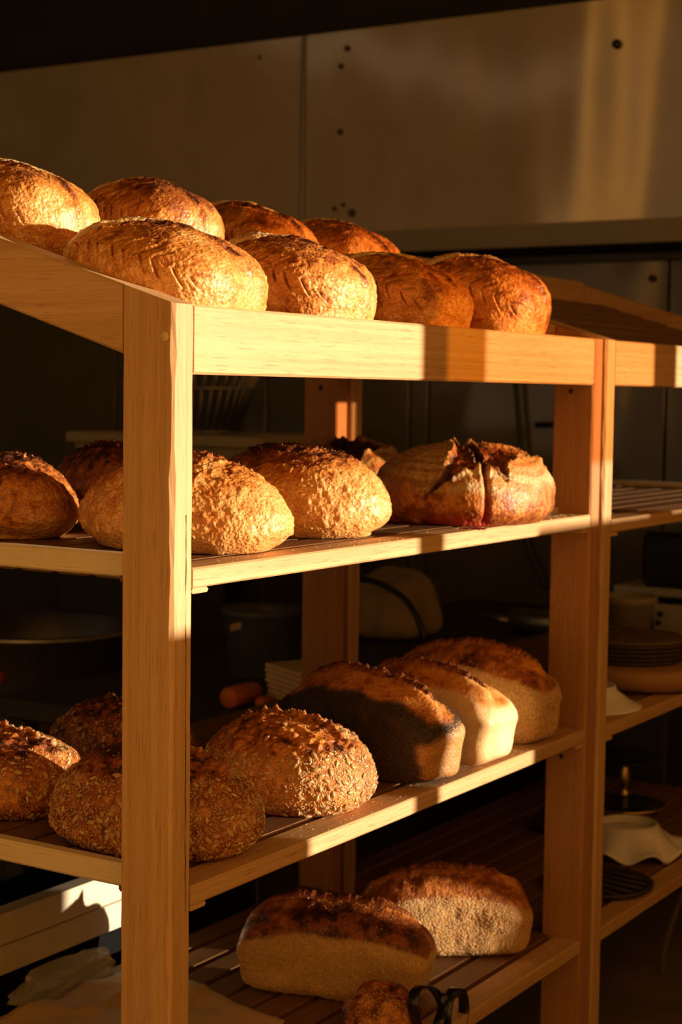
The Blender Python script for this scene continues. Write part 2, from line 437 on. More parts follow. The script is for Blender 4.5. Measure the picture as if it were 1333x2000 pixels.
# ------------------------------------------------------------------ bread racks
L, TX, TY, D = 1.129, .0356, .070, .4879
SL = .309
TILT = math.atan(SL)
RACKS = {}
def rack(name, X0, zr, z1, z2, z3, label, seed):
    rk = empty(name, (X0+L/2, .28, FLOOR_Z), label, 'bread rack', 'wooden bread racks in a row')
    rg = random.Random(seed)
    def brd(nm, Ln, Wd, T, c, rot, mat=OAK, **k):
        me = board_mesh(nm, Ln, Wd, T, seed=rg.randrange(10**6), **k)
        return obj(nm, me, mat, rk, (X0+c[0], c[1], c[2]), rot)
    UPR = (0, -PI/2, 0)      # local X up, local Z toward -X, local Y = world Y
    posts = []
    for (cx_, y0) in ((TX/2, 0), (L-TX/2, 0), (TX/2, D), (L-TX/2, D)):
        zt = SL*(y0+TY/2)
        h = zt-FLOOR_Z
        posts.append(brd('post', h, TY, TX, (cx_, y0+TY/2, (zt+FLOOR_Z)/2), UPR,
                         OAK if cx_ < .1 or X0 > 1 else OAK_RED, n=40, topslope=SL, wane=.0028 if (cx_ < .1 and y0 == 0) else 0.0004))
    # top rails
    brd('front_rail', L-2*TX, -zr, .026, (L/2, .013, zr/2), (PI/2, 0, 0), n=20)
    zb = SL*(D+TY)
    brd('back_rail', L-2*TX, .075, .024, (L/2, D+TY-.012, zb-.036), (PI/2, 0, 0), n=12)
    for cx_ in (TX/2, L-TX/2):
        me = board_mesh('side_rail', D-TY, TX, .0745, shear=SL, seed=rg.randrange(10**6), n=12)
        obj('side_rail', me, OAK, rk, (X0+cx_, (D+TY)/2, SL*(D+TY)/2-.0373), (0, 0, PI/2))
    # sloping top shelf
    y = .030
    while y+.046 < D+.045:
        yc = y+.023
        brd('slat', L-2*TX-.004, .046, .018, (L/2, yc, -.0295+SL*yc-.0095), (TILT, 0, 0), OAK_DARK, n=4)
        y += .0585
    # flat shelves
    for si, z in enumerate((z1, z2, z3)):
        th = .0225
        k = 0; y = 0.0
        while y+.046 <= D+TY+.002:
            ins = TX if (y < TY or y+.046 > D) else .058
            if si == 2: ins = TX
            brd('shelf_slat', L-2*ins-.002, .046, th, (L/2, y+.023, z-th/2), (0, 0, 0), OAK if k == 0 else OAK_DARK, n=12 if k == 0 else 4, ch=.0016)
            y += .0562 if D+TY-.046-y > .06 else .06
            k += 1
        if si < 2:
            for cx_ in (TX+.010, L-TX-.010):
                o = brd('shelf_batten', D-TY+.05, .020, .0265, (cx_, (D+TY)/2+.012, z+.0095-.01325), (0, 0, PI/2), OAK_PALE, n=8)
            for cx_ in (TX+.016, L-TX-.016):
                brd('support_cleat', .045, .030, .006, (cx_, .0245, z-th-.0031), (0, 0, PI/2), OAK, n=2)
        else:
            for cx_ in (TX/2, L-TX/2):
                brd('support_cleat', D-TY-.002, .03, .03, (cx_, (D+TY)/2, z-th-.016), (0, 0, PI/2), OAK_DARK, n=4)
    return rk
R1 = rack('bread_rack', 0, -.0743, -.2832, -.6345, -.9868, 'honey-coloured wooden bread rack filled with loaves, nearest the camera', 1)
X2 = L+.0161
R2 = rack('bread_rack', X2, -.0743, -.2962, -.6415, -.9885, 'honey-coloured wooden bread rack holding crockery, on the right behind the loaf rack', 2)
discm = lathe_mesh('dowel_plug', [(0, .0012), (.0052, .001), (.0058, 0)], 18)
def disc(nm, mat, p, s, n=(0, -PI/2, 0)):
    o = obj(nm, discm.copy(), mat, R1, p, n); o.scale = (s, s, s*.6); return o
disc('dowel_plug', PLUG, at(322, 657, 0, -.0002), 1.0)
for (px, py, yy) in ((1116, 764, 0), (1097, 1477, 0)): disc('screw_hole', HOLE, at(px, py, 0, L-TX-.0003), .75)
disc('screw_hole', HOLE, at(627, 757, 0, L-TX-.0003), .85)
def crackline(p0, p1, r, nm='crack'):
    n = 30; rg = random.Random(3)
    P = [Vector(p0).lerp(Vector(p1), i/n)+Vector((rg.uniform(-.0006, .0006), 0, 0)) for i in range(n+1)]
    obj(nm, tube_mesh(nm, P, [r*rg.uniform(.3, 1.2) for _ in P], 5), CRACK, R1, (0, 0, 0)).location = -R1.location
crackline((.0235, .0002, -.225), (.0262, .0002, -.66), .0009)
crackline((.0125, -.0, -.93), (.0015, .0006, -1.03), .0011)

# ------------------------------------------------------------------ bread
LIGHT, MID, BROWN, DARK = (.80, .42, .13), (.62, .235, .042), (.29, .078, .013), (.050, .014, .006)
def grade(t):
    """baking degree 0..1 -> crust colour"""
    t = t-.05
    t = np.clip(t, 0, 1)
    c = mix(LIGHT, MID, sstep(0, .35, t)); c = mix_a(c, MID, BROWN, .35, .68, t); return mix_a(c, BROWN, DARK, .68, 1.0, t)
def mix_a(c, a, b_, t0, t1, t):
    k = sstep(t0, t1, t)[:, None]; return c*(1-k)+np.asarray(b_)*k
def box_sphere(nx, ny, nz):
    n = (nx, ny, nz); keys = []; quads = []
    for ax in range(3):
        a, b_ = [(1, 2), (2, 0), (0, 1)][ax]
        A_, B_ = np.meshgrid(np.arange(n[a]), np.arange(n[b_]), indexing='ij')
        for side in (0, 1):
            def key(da, db):
                ijk = [None]*3; ijk[ax] = np.full(A_.size, n[ax]*side); ijk[a] = (A_+da).ravel(); ijk[b_] = (B_+db).ravel()
                return (ijk[0]*(ny+1)+ijk[1])*(nz+1)+ijk[2]
            q = np.stack([key(0, 0), key(1, 0), key(1, 1), key(0, 1)], 1)
            quads.append(q if side else q[:, ::-1])
    Q = np.concatenate(quads); u, inv = np.unique(Q, return_inverse=True); Q = inv.reshape(Q.shape)
    i = u//((ny+1)*(nz+1)); j = (u//(nz+1)) % (ny+1); k = u % (nz+1)
    C = np.stack([2*i/nx-1, 2*j/ny-1, 2*k/nz-1], 1)
    d = np.tan(C*PI/4); d /= np.linalg.norm(d, axis=1)[:, None]
    return d, Q
def vnormals(P, Q):
    a = P[Q[:, 2]]-P[Q[:, 0]]; b_ = P[Q[:, 3]]-P[Q[:, 1]]; n = np.cross(a, b_)
    N = np.zeros_like(P)
    for k in range(4):
        for c in range(3): N[:, c] += np.bincount(Q[:, k], n[:, c], len(P))
    return N/(np.linalg.norm(N, axis=1)[:, None]+1e-12)
_bs = {}
def base_shape(kind, A, W, H, res, n=2.35):
    if res not in _bs: _bs[res] = box_sphere(*res)
    d, Q = _bs[res]
    x, y, z = d.T
    if kind == 'b':
        if n == 'blunt': n = 2.05+.75*sstep(.1, -.6, x)
        r = (abs(x)**n+abs(y)**n+abs(z)**n)**(-1/n)
        P = np.stack([x*r*A, y*r*W, z*r], 1)
        lo = np.minimum(abs(P[:, 2])*1.6, 1)
        lo = np.where(lo > .8, .8+(lo-.8)*1.0, lo)
        P[:, 2] = np.where(P[:, 2] > 0, P[:, 2]*H*.72, -lo*H*.28)+H*.28
        return P, Q
    n = 6.0
    r = (abs(x)**n+abs(y)**n+abs(z)**n)**(-1/n)
    P = np.stack([x*r*A, y*r*W, z*r], 1); cz = (P[:, 2]+1)/2
    P[:, 2] = cz*H*(.60+.40*np.sqrt(np.clip(1-(P[:, 0]/A)**2*.96, 0, 1)))*(.68+.32*np.sqrt(np.clip(1-(P[:, 1]/W)**2*.95, 0, 1)))
    P[:, 0] *= .93+.07*cz; P[:, 1] *= .9+.1*cz
    return P, Q
class Loaf: pass
def finish(name, P, Q, cols, mat, X, Y, z0, rot, tilt, label, cat, group):
    P = P.copy(); P[:, 2] -= P[:, 2].min()
    me = mesh_np(name, P, Q, True, np.clip(cols, 0, 1))
    o = obj(name, me, mat)
    R = Matrix.Rotation(PI/2+rot, 4, 'Z')
    if tilt: R = Matrix.Rotation(tilt, 4, 'X') @ R
    o.matrix_world = Matrix.Translation((X, Y, z0+(math.tan(tilt)*Y if tilt else 0)+.0006)) @ R
    tag(o, label, cat, group)
    l = Loaf(); l.o = o; l.P = P; l.Q = Q; l.N = vnormals(P, Q); return l
def surf(l, x, y):
    d = (l.P[:, 0]-x)**2+(l.P[:, 1]-y)**2 + np.where(l.N[:, 2] > .05, 0, 1)
    i = int(np.argmin(d)); return Vector(l.P[i]), Vector(l.N[i])
def local(name, me, mat, l, **k): return obj(name, me, mat, l.o, world=False, **k)

def ear(l, name, xs, yf, mat, hgt=.010, lean=.6, seed=0, dark=.85, thick=.0025, rag=.5):
    """a torn lip of crust standing along the split"""
    rg = np.random.default_rng(seed)
    n = len(xs); V = []; cols = []
    X = np.array(xs); nzv = np.stack([X, X*0, X*0], 1)
    hh = hgt*(1+rag*fbm(nzv, 130, 3, seed))*np.sin(np.linspace(0, PI, n))**.35
    for i, x in enumerate(xs):
        y = yf(x); p, nn = surf(l, x, y)
        side = Vector((0, lean, 0))
        h = max(hh[i], .001)
        dv = (Vector((0, 0, 1))-side).normalized()
        t = thick
        base = p - Vector((0, 0, .004))
        V += [(base+Vector((0, t*2.2, 0)))[:], (base+dv*h*.6+Vector((0, t*1.2, .003)))[:], (base+dv*h+Vector((0, t*.2, .004)))[:],
              (base+dv*h+Vector((0, -t*.6, .003)))[:], (base+dv*h*.5+Vector((0, -t, .001)))[:], (base+Vector((0, -t*2, 0)))[:]]
        for q in (.55, dark*.9, 1.0, .95, .55, .6):
            cols.append(min(1, q*dark+.1*rg.normal()))
    F = []
    for i in range(n-1):
        for k in range(6): F.append([i*6+k, i*6+(k+1) % 6, (i+1)*6+(k+1) % 6, (i+1)*6+k])
    F.append(list(range(6))[::-1]); F.append([(n-1)*6+k for k in range(6)])
    me = mesh_np(name, V, F, True, grade(np.array(cols)))
    return local(name, me, mat, l)
def shards(l, name, n, box, mat, seed, size=.004, tone=.8):
    """little burnt crumbs and flakes along a torn ridge, joined"""
    rg = np.random.default_rng(seed); V = []; F = []; cols = []
    for _ in range(n):
        x = rg.uniform(box[0], box[1]); y = rg.normal(box[2], box[3])
        p, nn = surf(l, x, y); s = size*rg.uniform(.4, 1.2)
        a = len(V)
        for q in ((-.5, -.35, -.3), (.5, -.3, -.3), (0, .5, -.3), (rg.normal()*.3, rg.normal()*.3, rg.uniform(.5, 1.3))):
            V.append((p+Vector(q)*s)[:]); cols.append(np.clip(tone+rg.normal()*.2, 0, 1))
        F += [[a, a+1, a+3], [a+1, a+2, a+3], [a+2, a, a+3], [a, a+2, a+1]]
    o = local(name, mesh_np(name, V, np.array(F), False, grade(np.array(cols))), mat, l)
    return tag(o, kind='stuff')
OCT_V = np.array([(1, 0, 0), (0, 1, 0), (-1, 0, 0), (0, -1, 0), (0, 0, 1), (0, 0, -1)], float)
OCT_F = np.array([(0, 1, 4), (1, 2, 4), (2, 3, 4), (3, 0, 4), (1, 0, 5), (2, 1, 5), (3, 2, 5), (0, 3, 5)])
def frames(N, rg):
    a = rg.normal(size=N.shape); T = a-N*np.sum(a*N, 1)[:, None]; T /= np.linalg.norm(T, axis=1)[:, None]
    return T, np.cross(N, T)
def pick(l, prob, n, rg):
    ar = np.zeros(len(l.P)); q = l.Q
    e = np.linalg.norm(np.cross(l.P[q[:, 2]]-l.P[q[:, 0]], l.P[q[:, 3]]-l.P[q[:, 1]]), axis=1)
    for k in range(4): ar += np.bincount(q[:, k], e, len(l.P))
    w_ = ar*prob; w_ /= w_.sum()
    return rg.choice(len(l.P), n, p=w_)
def scatter(l, name, prob, n, dims, mat, seed, pal, jit=.0012, lift=.3):
    """many tiny seeds pressed into the crust, joined into one part"""
    rg = np.random.default_rng(seed); i = pick(l, prob, n, rg); N = l.N[i]; T, B = frames(N, rg)
    P = l.P[i]+T*rg.normal(size=(n, 1))*jit+B*rg.normal(size=(n, 1))*jit+N*dims[2]*lift
    s = rg.uniform(.75, 1.25, (n, 1, 1))
    tl = rg.normal(size=(n, 1))*.25; T2 = T+N*tl; T2 /= np.linalg.norm(T2, axis=1)[:, None]; N2 = np.cross(T2, B)
    V = P[:, None, :]+s*(OCT_V[None, :, 0:1]*dims[0]*T2[:, None, :]+OCT_V[None, :, 1:2]*dims[1]*B[:, None, :]+OCT_V[None, :, 2:3]*dims[2]*N2[:, None, :])
    F = (OCT_F[None]+6*np.arange(n)[:, None, None]).reshape(-1, 3)
    pal = np.array(pal); c = pal[rg.integers(0, len(pal), n)]*rg.uniform(.8, 1.15, (n, 1))
    o = local(name, mesh_np(name, V.reshape(-1, 3), F, True, np.repeat(c, 6, 0)), mat, l)
    return tag(o, kind='stuff')
# one pumpkin seed, flat and pointed
def seed_mesh(name, l_, w_, t_, col):
    V = []; F = []; n = 8
    for j, (u, rr) in enumerate(((-.9, .35), (-.45, .85), (.1, 1.0), (.62, .62), (.92, .2))):
        for k in range(n):
            a = 2*PI*k/n; V.append((u*l_, rr*w_*math.cos(a), rr**.6*t_*math.sin(a)))
    V += [(-l_, 0, 0), (l_, 0, 0)]
    for j in range(4):
        for k in range(n): F.append([j*n+k, j*n+(k+1) % n, (j+1)*n+(k+1) % n, (j+1)*n+k])
    for k in range(n): F.append([5*n, (k+1) % n, k]); F.append([5*n+1, 4*n+k, 4*n+(k+1) % n])
    return mesh_np(name, V, F, True, np.tile(col, (len(V), 1)))
SEEDM = tone_mat('seed_husk', .42, .45)
SEEDS = [seed_mesh('pumpkin_seed', .0055, .0032, .0016, (.52, .31, .12)), seed_mesh('pumpkin_seed', .0050, .0030, .0015, (.42, .17, .06)),
         seed_mesh('sunflower_seed', .0044, .0021, .0014, (.66, .47, .22))]
for s_ in SEEDS: s_.materials.append(SEEDM)
def big_seeds(l, prob, n, seed):
    rg = np.random.default_rng(seed); done = []; tries = 0
    idx = pick(l, prob, n*6, rg)
    for i in idx:
        p = l.P[i]
        if any((p[0]-q[0])**2+(p[1]-q[1])**2+(p[2]-q[2])**2 < .0062**2 for q in done): continue
        done.append(p)
        if len(done) >= n: break
        nn = Vector(l.N[i]); a = Vector(rg.normal(size=3)); t = (a-nn*a.dot(nn)).normalized(); b_ = nn.cross(t)
        me = SEEDS[int(rg.choice(3, p=(.42, .28, .30)))]
        o = bpy.data.objects.new(me.name.split('.')[0], me); COL.objects.link(o); o.parent = l.o
        mt = Matrix.Identity(4)
        for r_ in range(3):
            mt[r_][0] = t[r_]; mt[r_][1] = b_[r_]; mt[r_][2] = nn[r_]; mt[r_][3] = p[r_]+nn[r_]*.0007
        o.matrix_local = mt @ Matrix.Rotation(rg.normal()*.12, 4, 'Y') @ Matrix.Scale(rg.uniform(.8, 1.1), 4)

CR_GLOSS = crust('crust_blistered', .42, .0017, 260, .14, .45, grain=.19)
CR_MATT = crust('crust_matt', .50, .0014, 260, .08, .38, grain=.11)
CR_SMOOTH = crust('crust_smooth', .5, .0004, 160, .10, .35, grain=.06)
CR_EAR = crust('crust_torn', .5, .0016, 420, .15, .4, grain=.2)
HI, LO = (150, 92, 70), (104, 64, 48)

def bake_noise(P, seed):
    return .19*fbm(P, 22, 3, seed)+.20*fbm(P, 80, 3, seed+5)+.13*fbm(P, 230, 2, seed+6)

def wheat_loaf(X, Y, A, W, H, rot, seed, label, res=HI, bake=.30, back=False):
    A, Y, H = (A+.001, Y-.012, H-.010) if not back else (A, Y, H-.008)
    P, Q = base_shape('b', A, W, H, res, 'blunt'); P[:, 2] *= 1-.08*P[:, 0]/A; N = vnormals(P, Q)
    x, y, z = P.T.copy(); s = x/A
    lump = fbm(P, 14, 2, seed)*.0034 + fbm(P, 45, 2, seed+3)*.0008
    bl = np.clip(fbm(P, 130, 1, seed+9)-.25, 0, 1)*.0011 + np.clip(fbm(P, 240, 1, seed+19)-.2, 0, 1)*.0008
    sidem = sstep(.12*H, .35*H, z)
    d = lump + bl*sidem
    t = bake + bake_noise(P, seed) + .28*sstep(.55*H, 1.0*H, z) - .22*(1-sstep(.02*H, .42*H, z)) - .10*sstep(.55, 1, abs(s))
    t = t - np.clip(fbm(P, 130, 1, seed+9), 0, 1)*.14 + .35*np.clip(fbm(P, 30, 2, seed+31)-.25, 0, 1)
    # burst seam along the top, bending toward the near side at the far-left end
    ye = W*(.20+np.clip(1.05*np.clip(s, 0, 1)**1.2, 0, .80)-.45*np.clip(-s, 0, 1))
    top = np.maximum(sstep(.35*H, .6*H, z), sstep(.1*H, .3*H, z)*sstep(.1, .4, s))*sstep(-1.0, -.9, s)
    e = y-ye
    lip = np.exp(-((e-.004)/.005)**2)*top; op = sstep(.001, -.004, e)*sstep(-.075, -.055, e)*top*sstep(-.25, .05, s)
    d = d + lip*.0026*(1+.6*fbm(P, 160, 2, seed+40)) + op*.0050*sstep(-.002, -.016, e)
    t = t + lip*.45*(.7+.6*fbm(P, 60, 2, seed+41))
    # wheat-ear scoring: a spine of paired slashes on the near side
    zc = .28*H; al = np.arctan2(z-zc, y/W*H*.9)
    a = (al-math.radians(25))*.095
    cut = np.zeros(len(P)); pale_edge = np.zeros(len(P))
    near = (y > -.2*W)
    for k in range(-4, 6):
        tk = .012-k*.0215 + .002*math.sin(k*3.1+seed)
        for sg, wd in ((-1, 1.0), (1, .75)):
            # from the vertex (tk, 0) toward lower t, outward in a
            u = (tk-x); v_ = a*sg
            ln = .026+.003*math.sin(k+seed)
            along = (u*.62+v_*.78); across = (u*.78-v_*.62)
            m = sstep(-.001, .004, along)*sstep(ln+.003, ln-.006, along)*near*sstep(1.0, .9, abs(s))*sstep(-.004, .006, e)
            g = np.exp(-(across/.0014)**2)*m*wd
            cut = np.maximum(cut, g)
            pale_edge = np.maximum(pale_edge, np.exp(-((across+.0026)/.0022)**2)*m*wd)  # paler raised edge beside each slash
    d = d - cut*.0032 + pale_edge*.0016
    t = t + cut*.50 - pale_edge*.16
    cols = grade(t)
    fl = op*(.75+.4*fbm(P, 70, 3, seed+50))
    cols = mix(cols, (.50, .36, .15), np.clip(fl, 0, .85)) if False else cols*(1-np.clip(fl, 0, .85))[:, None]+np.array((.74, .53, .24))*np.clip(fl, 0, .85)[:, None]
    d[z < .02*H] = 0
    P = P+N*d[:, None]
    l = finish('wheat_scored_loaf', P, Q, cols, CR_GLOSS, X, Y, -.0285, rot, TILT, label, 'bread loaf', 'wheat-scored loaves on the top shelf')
    xs = np.linspace(A*.30, -A*.30, 40)
    yf = lambda q: W*(.20+min(1.05*max(q/A, 0)**1.2, .80)-.45*max(-q/A, 0))+.003
    ear(l, 'crust_ear', xs, yf, CR_EAR, .0028, .5, seed, .95, .0016)
    return l
wheat_loaf(.127, .115+.022, .119, .099, .098, -.008, 11, 'wheat-scored loaf at the left end of the front row on the top shelf', bake=.27)
wheat_loaf(.389, .122+.018, .115, .091, .102, -.084, 23, 'wheat-scored loaf second from the left in the top shelf front row', bake=.33)
wheat_loaf(.649, .119+.02, .118, .089, .101, -.20, 37, 'wheat-scored loaf third from the left in the top shelf front row', bake=.34)
wheat_loaf(.903, .128+.014, .116, .089, .116, -.066, 41, 'wheat-scored loaf at the right end of the top shelf front row, floured split', bake=.38)
wheat_loaf(.142, .372, .122, .085, .104, -.25, 53, 'sunlit wheat-scored loaf at the photo\'s left edge, top shelf back row', LO, .28, True)
wheat_loaf(.405, .374, .118, .080, .114, -.30, 61, 'darker wheat-scored loaf second from the left, top shelf back row', LO, .44, True)
wheat_loaf(.642, .376, .12, .084, .105, -.30, 73, 'wheat-scored loaf third from the left, top shelf back row', LO, .38, True)
wheat_loaf(.901, .378, .121, .084, .101, -.36, 83, 'wheat-scored loaf at the right end of the top shelf back row', LO, .38, True)

ZM, ZL, Z4 = -.2832, -.6345, -.9868
def plain_loaf(X, Y, A, W, H, rot, seed, label, res, bake, red=0., top=.3, rough=1.0, name='blistered_loaf', ridge=None):
    A += .004
    P, Q = base_shape('b', A, W, H, res, 1.95); N = vnormals(P, Q); x, y, z = P.T.copy(); s = x/A
    bl = np.clip(fbm(P, 120, 1, seed+9)-.2, 0, 1)*.0016*rough + np.clip(fbm(P, 220, 1, seed+19)-.1, 0, 1)*.0012*rough
    tp = sstep(.70*H, .96*H, z)
    d = fbm(P, 13, 2, seed)*.0042+fbm(P, 45, 2, seed+3)*.0010+bl*sstep(.04*H, .2*H, z)+tp*np.clip(fbm(P, 95, 3, seed+70), -.1, 1)*.0042
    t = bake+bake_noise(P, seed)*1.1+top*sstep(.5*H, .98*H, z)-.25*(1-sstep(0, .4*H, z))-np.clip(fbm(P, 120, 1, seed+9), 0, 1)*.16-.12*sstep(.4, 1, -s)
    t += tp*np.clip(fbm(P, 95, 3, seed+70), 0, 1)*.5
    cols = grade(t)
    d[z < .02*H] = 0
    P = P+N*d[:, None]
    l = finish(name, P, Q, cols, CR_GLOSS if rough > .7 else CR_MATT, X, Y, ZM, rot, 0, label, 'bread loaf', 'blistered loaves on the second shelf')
    shards(l, 'burnt_flakes', 60, (-A*.5, A*.7, 0, W*.25), CR_EAR, seed, .0045, .72)
    return l
plain_loaf(.215, .151, .144, .097, .113, .019, 101, 'pale blistered loaf behind the nearest post on the second shelf', HI, .20, top=.26)
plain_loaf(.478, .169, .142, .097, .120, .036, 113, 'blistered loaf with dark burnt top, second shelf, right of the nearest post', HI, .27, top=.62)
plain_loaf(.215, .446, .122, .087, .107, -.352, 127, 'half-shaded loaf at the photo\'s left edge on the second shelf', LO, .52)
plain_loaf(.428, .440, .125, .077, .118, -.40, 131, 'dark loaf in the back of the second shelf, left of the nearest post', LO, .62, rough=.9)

def boule(X, Y, A, W, H, seed, label, res, az1, bake=.52, red=True, name='cross_cut_boule'):
    P, Q = base_shape('b', A, W, H, res); N = vnormals(P, Q); x, y, z = P.T.copy()
    # object is turned by 90 degrees: local x = world Y, local y = -world X
    c, s_ = math.cos(az1-PI/2), math.sin(az1-PI/2)
    u = x*c+y*s_; v = -x*s_+y*c            # u along cut 1 (toward the crack), v along cut 2
    r = np.hypot(x/A, y/W)
    R = np.hypot(x, y)
    d = fbm(P, 14, 2, seed)*.004+fbm(P, 45, 2, seed+3)*.0009+np.clip(fbm(P, 150, 1, seed+9), 0, 1)*.0008
    t = bake+bake_noise(P, seed)+.12*sstep(.3*H, .1*H, z)
    # cut 2 (wide open, both ways) and cut 1 (a narrow crack down the near side)
    zl = np.interp(v, [-.14, -.090, -.06, -.03, .0, .02, .030, .036, .040, .07, .10, .13], [.30, .30, .52, .68, .76, .74, .62, .56, .80, .86, .80, .60])*H
    zu = np.interp(v, [-.14, -.090, -.072, -.050, -.02, .0, .14], [.30, .30, .55, .80, 1.02, 1.2, 1.2])*H
    nearh = sstep(-.02, .012, u+.02*fbm(P, 20, 2, seed+81))
    zz_ = z+fbm(P, 60, 2, seed+80)*.0025
    o2 = sstep(zl-.001, zl+.004, zz_)*sstep(zu+.001, zu-.004, zz_)*nearh*(abs(v) < .125)
    lip2 = (np.exp(-((zz_-zl+.001)/.0035)**2)+.7*np.exp(-((zz_-zu)/.0035)**2))*nearh*(abs(v) < .115)*(zu > zl+.004)
    w1 = .0048+.010*np.clip(-u/A+.2, 0, 1)
    o1 = np.exp(-(v/(w1*.8))**2)
    lip1 = np.exp(-((abs(v)-w1*1.6)/.004)**2)*sstep(.5*H, .75*H, z)
    lob = np.clip(abs(v)/(.75*W), 0, 1)
    d = d - o2*.011 + lip2*.0045*(1+.6*fbm(P, 150, 2, seed+4)) - o1*.0085 + lip1*.004*(1+.8*fbm(P, 150, 2, seed+5))
    d = d + (o2+lip2+lip1)*fbm(P, 170, 2, seed+66)*.003
    # flour rings left by a proving basket
    ring = .5+.5*np.sin(R*2*PI/.0125+fbm(P, 18, 2, seed+8)*1.6)
    fm = sstep(.34*H, .50*H, z+fbm(P, 20, 2, seed+12)*.012)*(1-np.clip(o2*1.6+o1, 0, 1))
    fl = fm*(.30+.70*sstep(.2, .55, ring))*(.95+.3*fbm(P, 90, 2, seed+14))
    t = t+o2*.42+lip2*.30+o1*.5+lip1*.25
    cols = grade(t)
    k = np.clip(fl, 0, .9)[:, None]; cols = cols*(1-k)+np.array((.60, .43, .20))*k
    if red:
        jm = np.clip(np.exp(-((v+.035)/.04)**2)*sstep(.24*H, .02*H, z)*sstep(0, .5, u/A+.5)*(.9+1.2*fbm(P, 90, 2, seed+20))+.8*o1*sstep(.6*H, .1*H, z), 0, .9)[:, None]
        cols = cols*(1-jm)+np.array((.42, .035, .02))*jm
    d[z < .02*H] *= .0
    P = P+N*d[:, None]
    l = finish(name, P, Q, cols, CR_MATT, X, Y, ZM, 0, 0, label, 'bread loaf', None)
    return l, c, s_
bl, bc, bs_ = boule(.843, .100, .133, .138, .118, 211, 'large round cross-cut loaf with pale flour rings and red juice, second shelf right', (130, 130, 74), math.radians(222))
shards(bl, 'burnt_flakes', 60, (-.07, .03, -.03, .03), CR_EAR, 5, .005, .75)
boule(1.0, .405, .105, .088, .118, 223, 'dark floured loaf with open cut, back of the second shelf beside the rear post', LO, math.radians(200), .62, False, 'floured_loaf')
# juice run-out and crumbs on the slat
jp = at(956, 1034, 2, ZM+.001)
me = lathe_mesh('juice_spill', [(0, .0016), (.008, .0014), (.014, .0008), (.017, 0)], 28, wav=lambda r, z, a: (r*(1+.35*math.sin(3*a+1)+.2*math.sin(5*a)), z))
tag(obj('juice_spill', me, JUICE, None, (jp[0]+.012, .012, ZM)), 'dark red juice spill on the slat below the cross-cut loaf', 'spill')

SES = [(.74, .50, .22), (.66, .42, .17), (.80, .58, .30), (.60, .36, .13)]
def seeded_loaf(X, Y, A, W, H, rot, seed, label, res, nbig, nsmall, bake=.5, crown=.62, split=True, lit=True):
    P, Q = base_shape('b', A, W, H, res, 2.1); N = vnormals(P, Q); x, y, z = P.T.copy(); s = x/A
    cr = sstep(crown*H, (crown+.07)*H, z+fbm(P, 30, 2, seed+2)*.006+.004*np.sin(s*3))
    d = fbm(P, 14, 2, seed)*.0042+fbm(P, 50, 2, seed+3)*.001+cr*(np.clip(fbm(P, 110, 3, seed+5), -.2, 1)*.0035)
    ye = -.12*W
    e = y-ye
    op = sstep(.006, -.002, e)*sstep(-.05, -.03, e)*sstep(.7*H, .85*H, z)
    d = d-op*.004+np.exp(-((e-.004)/.006)**2)*cr*.006*(1+fbm(P, 140, 2, seed+6))+op*np.clip(fbm(P, 130, 3, seed+7), -.4, 1)*.005
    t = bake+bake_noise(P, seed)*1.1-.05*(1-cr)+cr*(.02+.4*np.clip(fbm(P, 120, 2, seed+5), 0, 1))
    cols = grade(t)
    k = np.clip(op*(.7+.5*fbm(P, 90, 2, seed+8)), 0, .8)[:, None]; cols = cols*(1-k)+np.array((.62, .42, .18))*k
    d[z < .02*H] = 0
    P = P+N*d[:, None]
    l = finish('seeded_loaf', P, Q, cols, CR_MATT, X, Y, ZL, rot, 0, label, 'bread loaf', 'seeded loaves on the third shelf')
    m = (1-cr)*sstep(.01*H, .06*H, z)+cr*.015
    m = m[:len(l.P)]
    vis = np.where(l.P[:, 1] > -.45*W, 1, .12)          # the far side carries few
    scatter(l, 'sesame_seeds', m*vis, nsmall, (.0017, .0010, .0006), SEEDM, seed, SES+[(.42, .24, .09)], .0012)
    big_seeds(l, m*vis, nbig, seed+1)
    shards(l, 'burnt_flakes', 90, (-A*.6, A*.6, -.1*W, W*.14), CR_EAR, seed, .0036, .62)
    return l
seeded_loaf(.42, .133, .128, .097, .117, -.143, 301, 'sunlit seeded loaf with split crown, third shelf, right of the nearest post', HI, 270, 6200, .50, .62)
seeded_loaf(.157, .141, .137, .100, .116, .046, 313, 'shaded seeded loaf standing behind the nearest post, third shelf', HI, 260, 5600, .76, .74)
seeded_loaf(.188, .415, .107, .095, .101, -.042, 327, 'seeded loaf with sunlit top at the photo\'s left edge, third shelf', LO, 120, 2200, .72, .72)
seeded_loaf(.419, .410, .123, .085, .105, -.212, 331, 'dark seeded loaf in the back of the third shelf behind the nearest post', LO, 130, 2200, .86, .80)

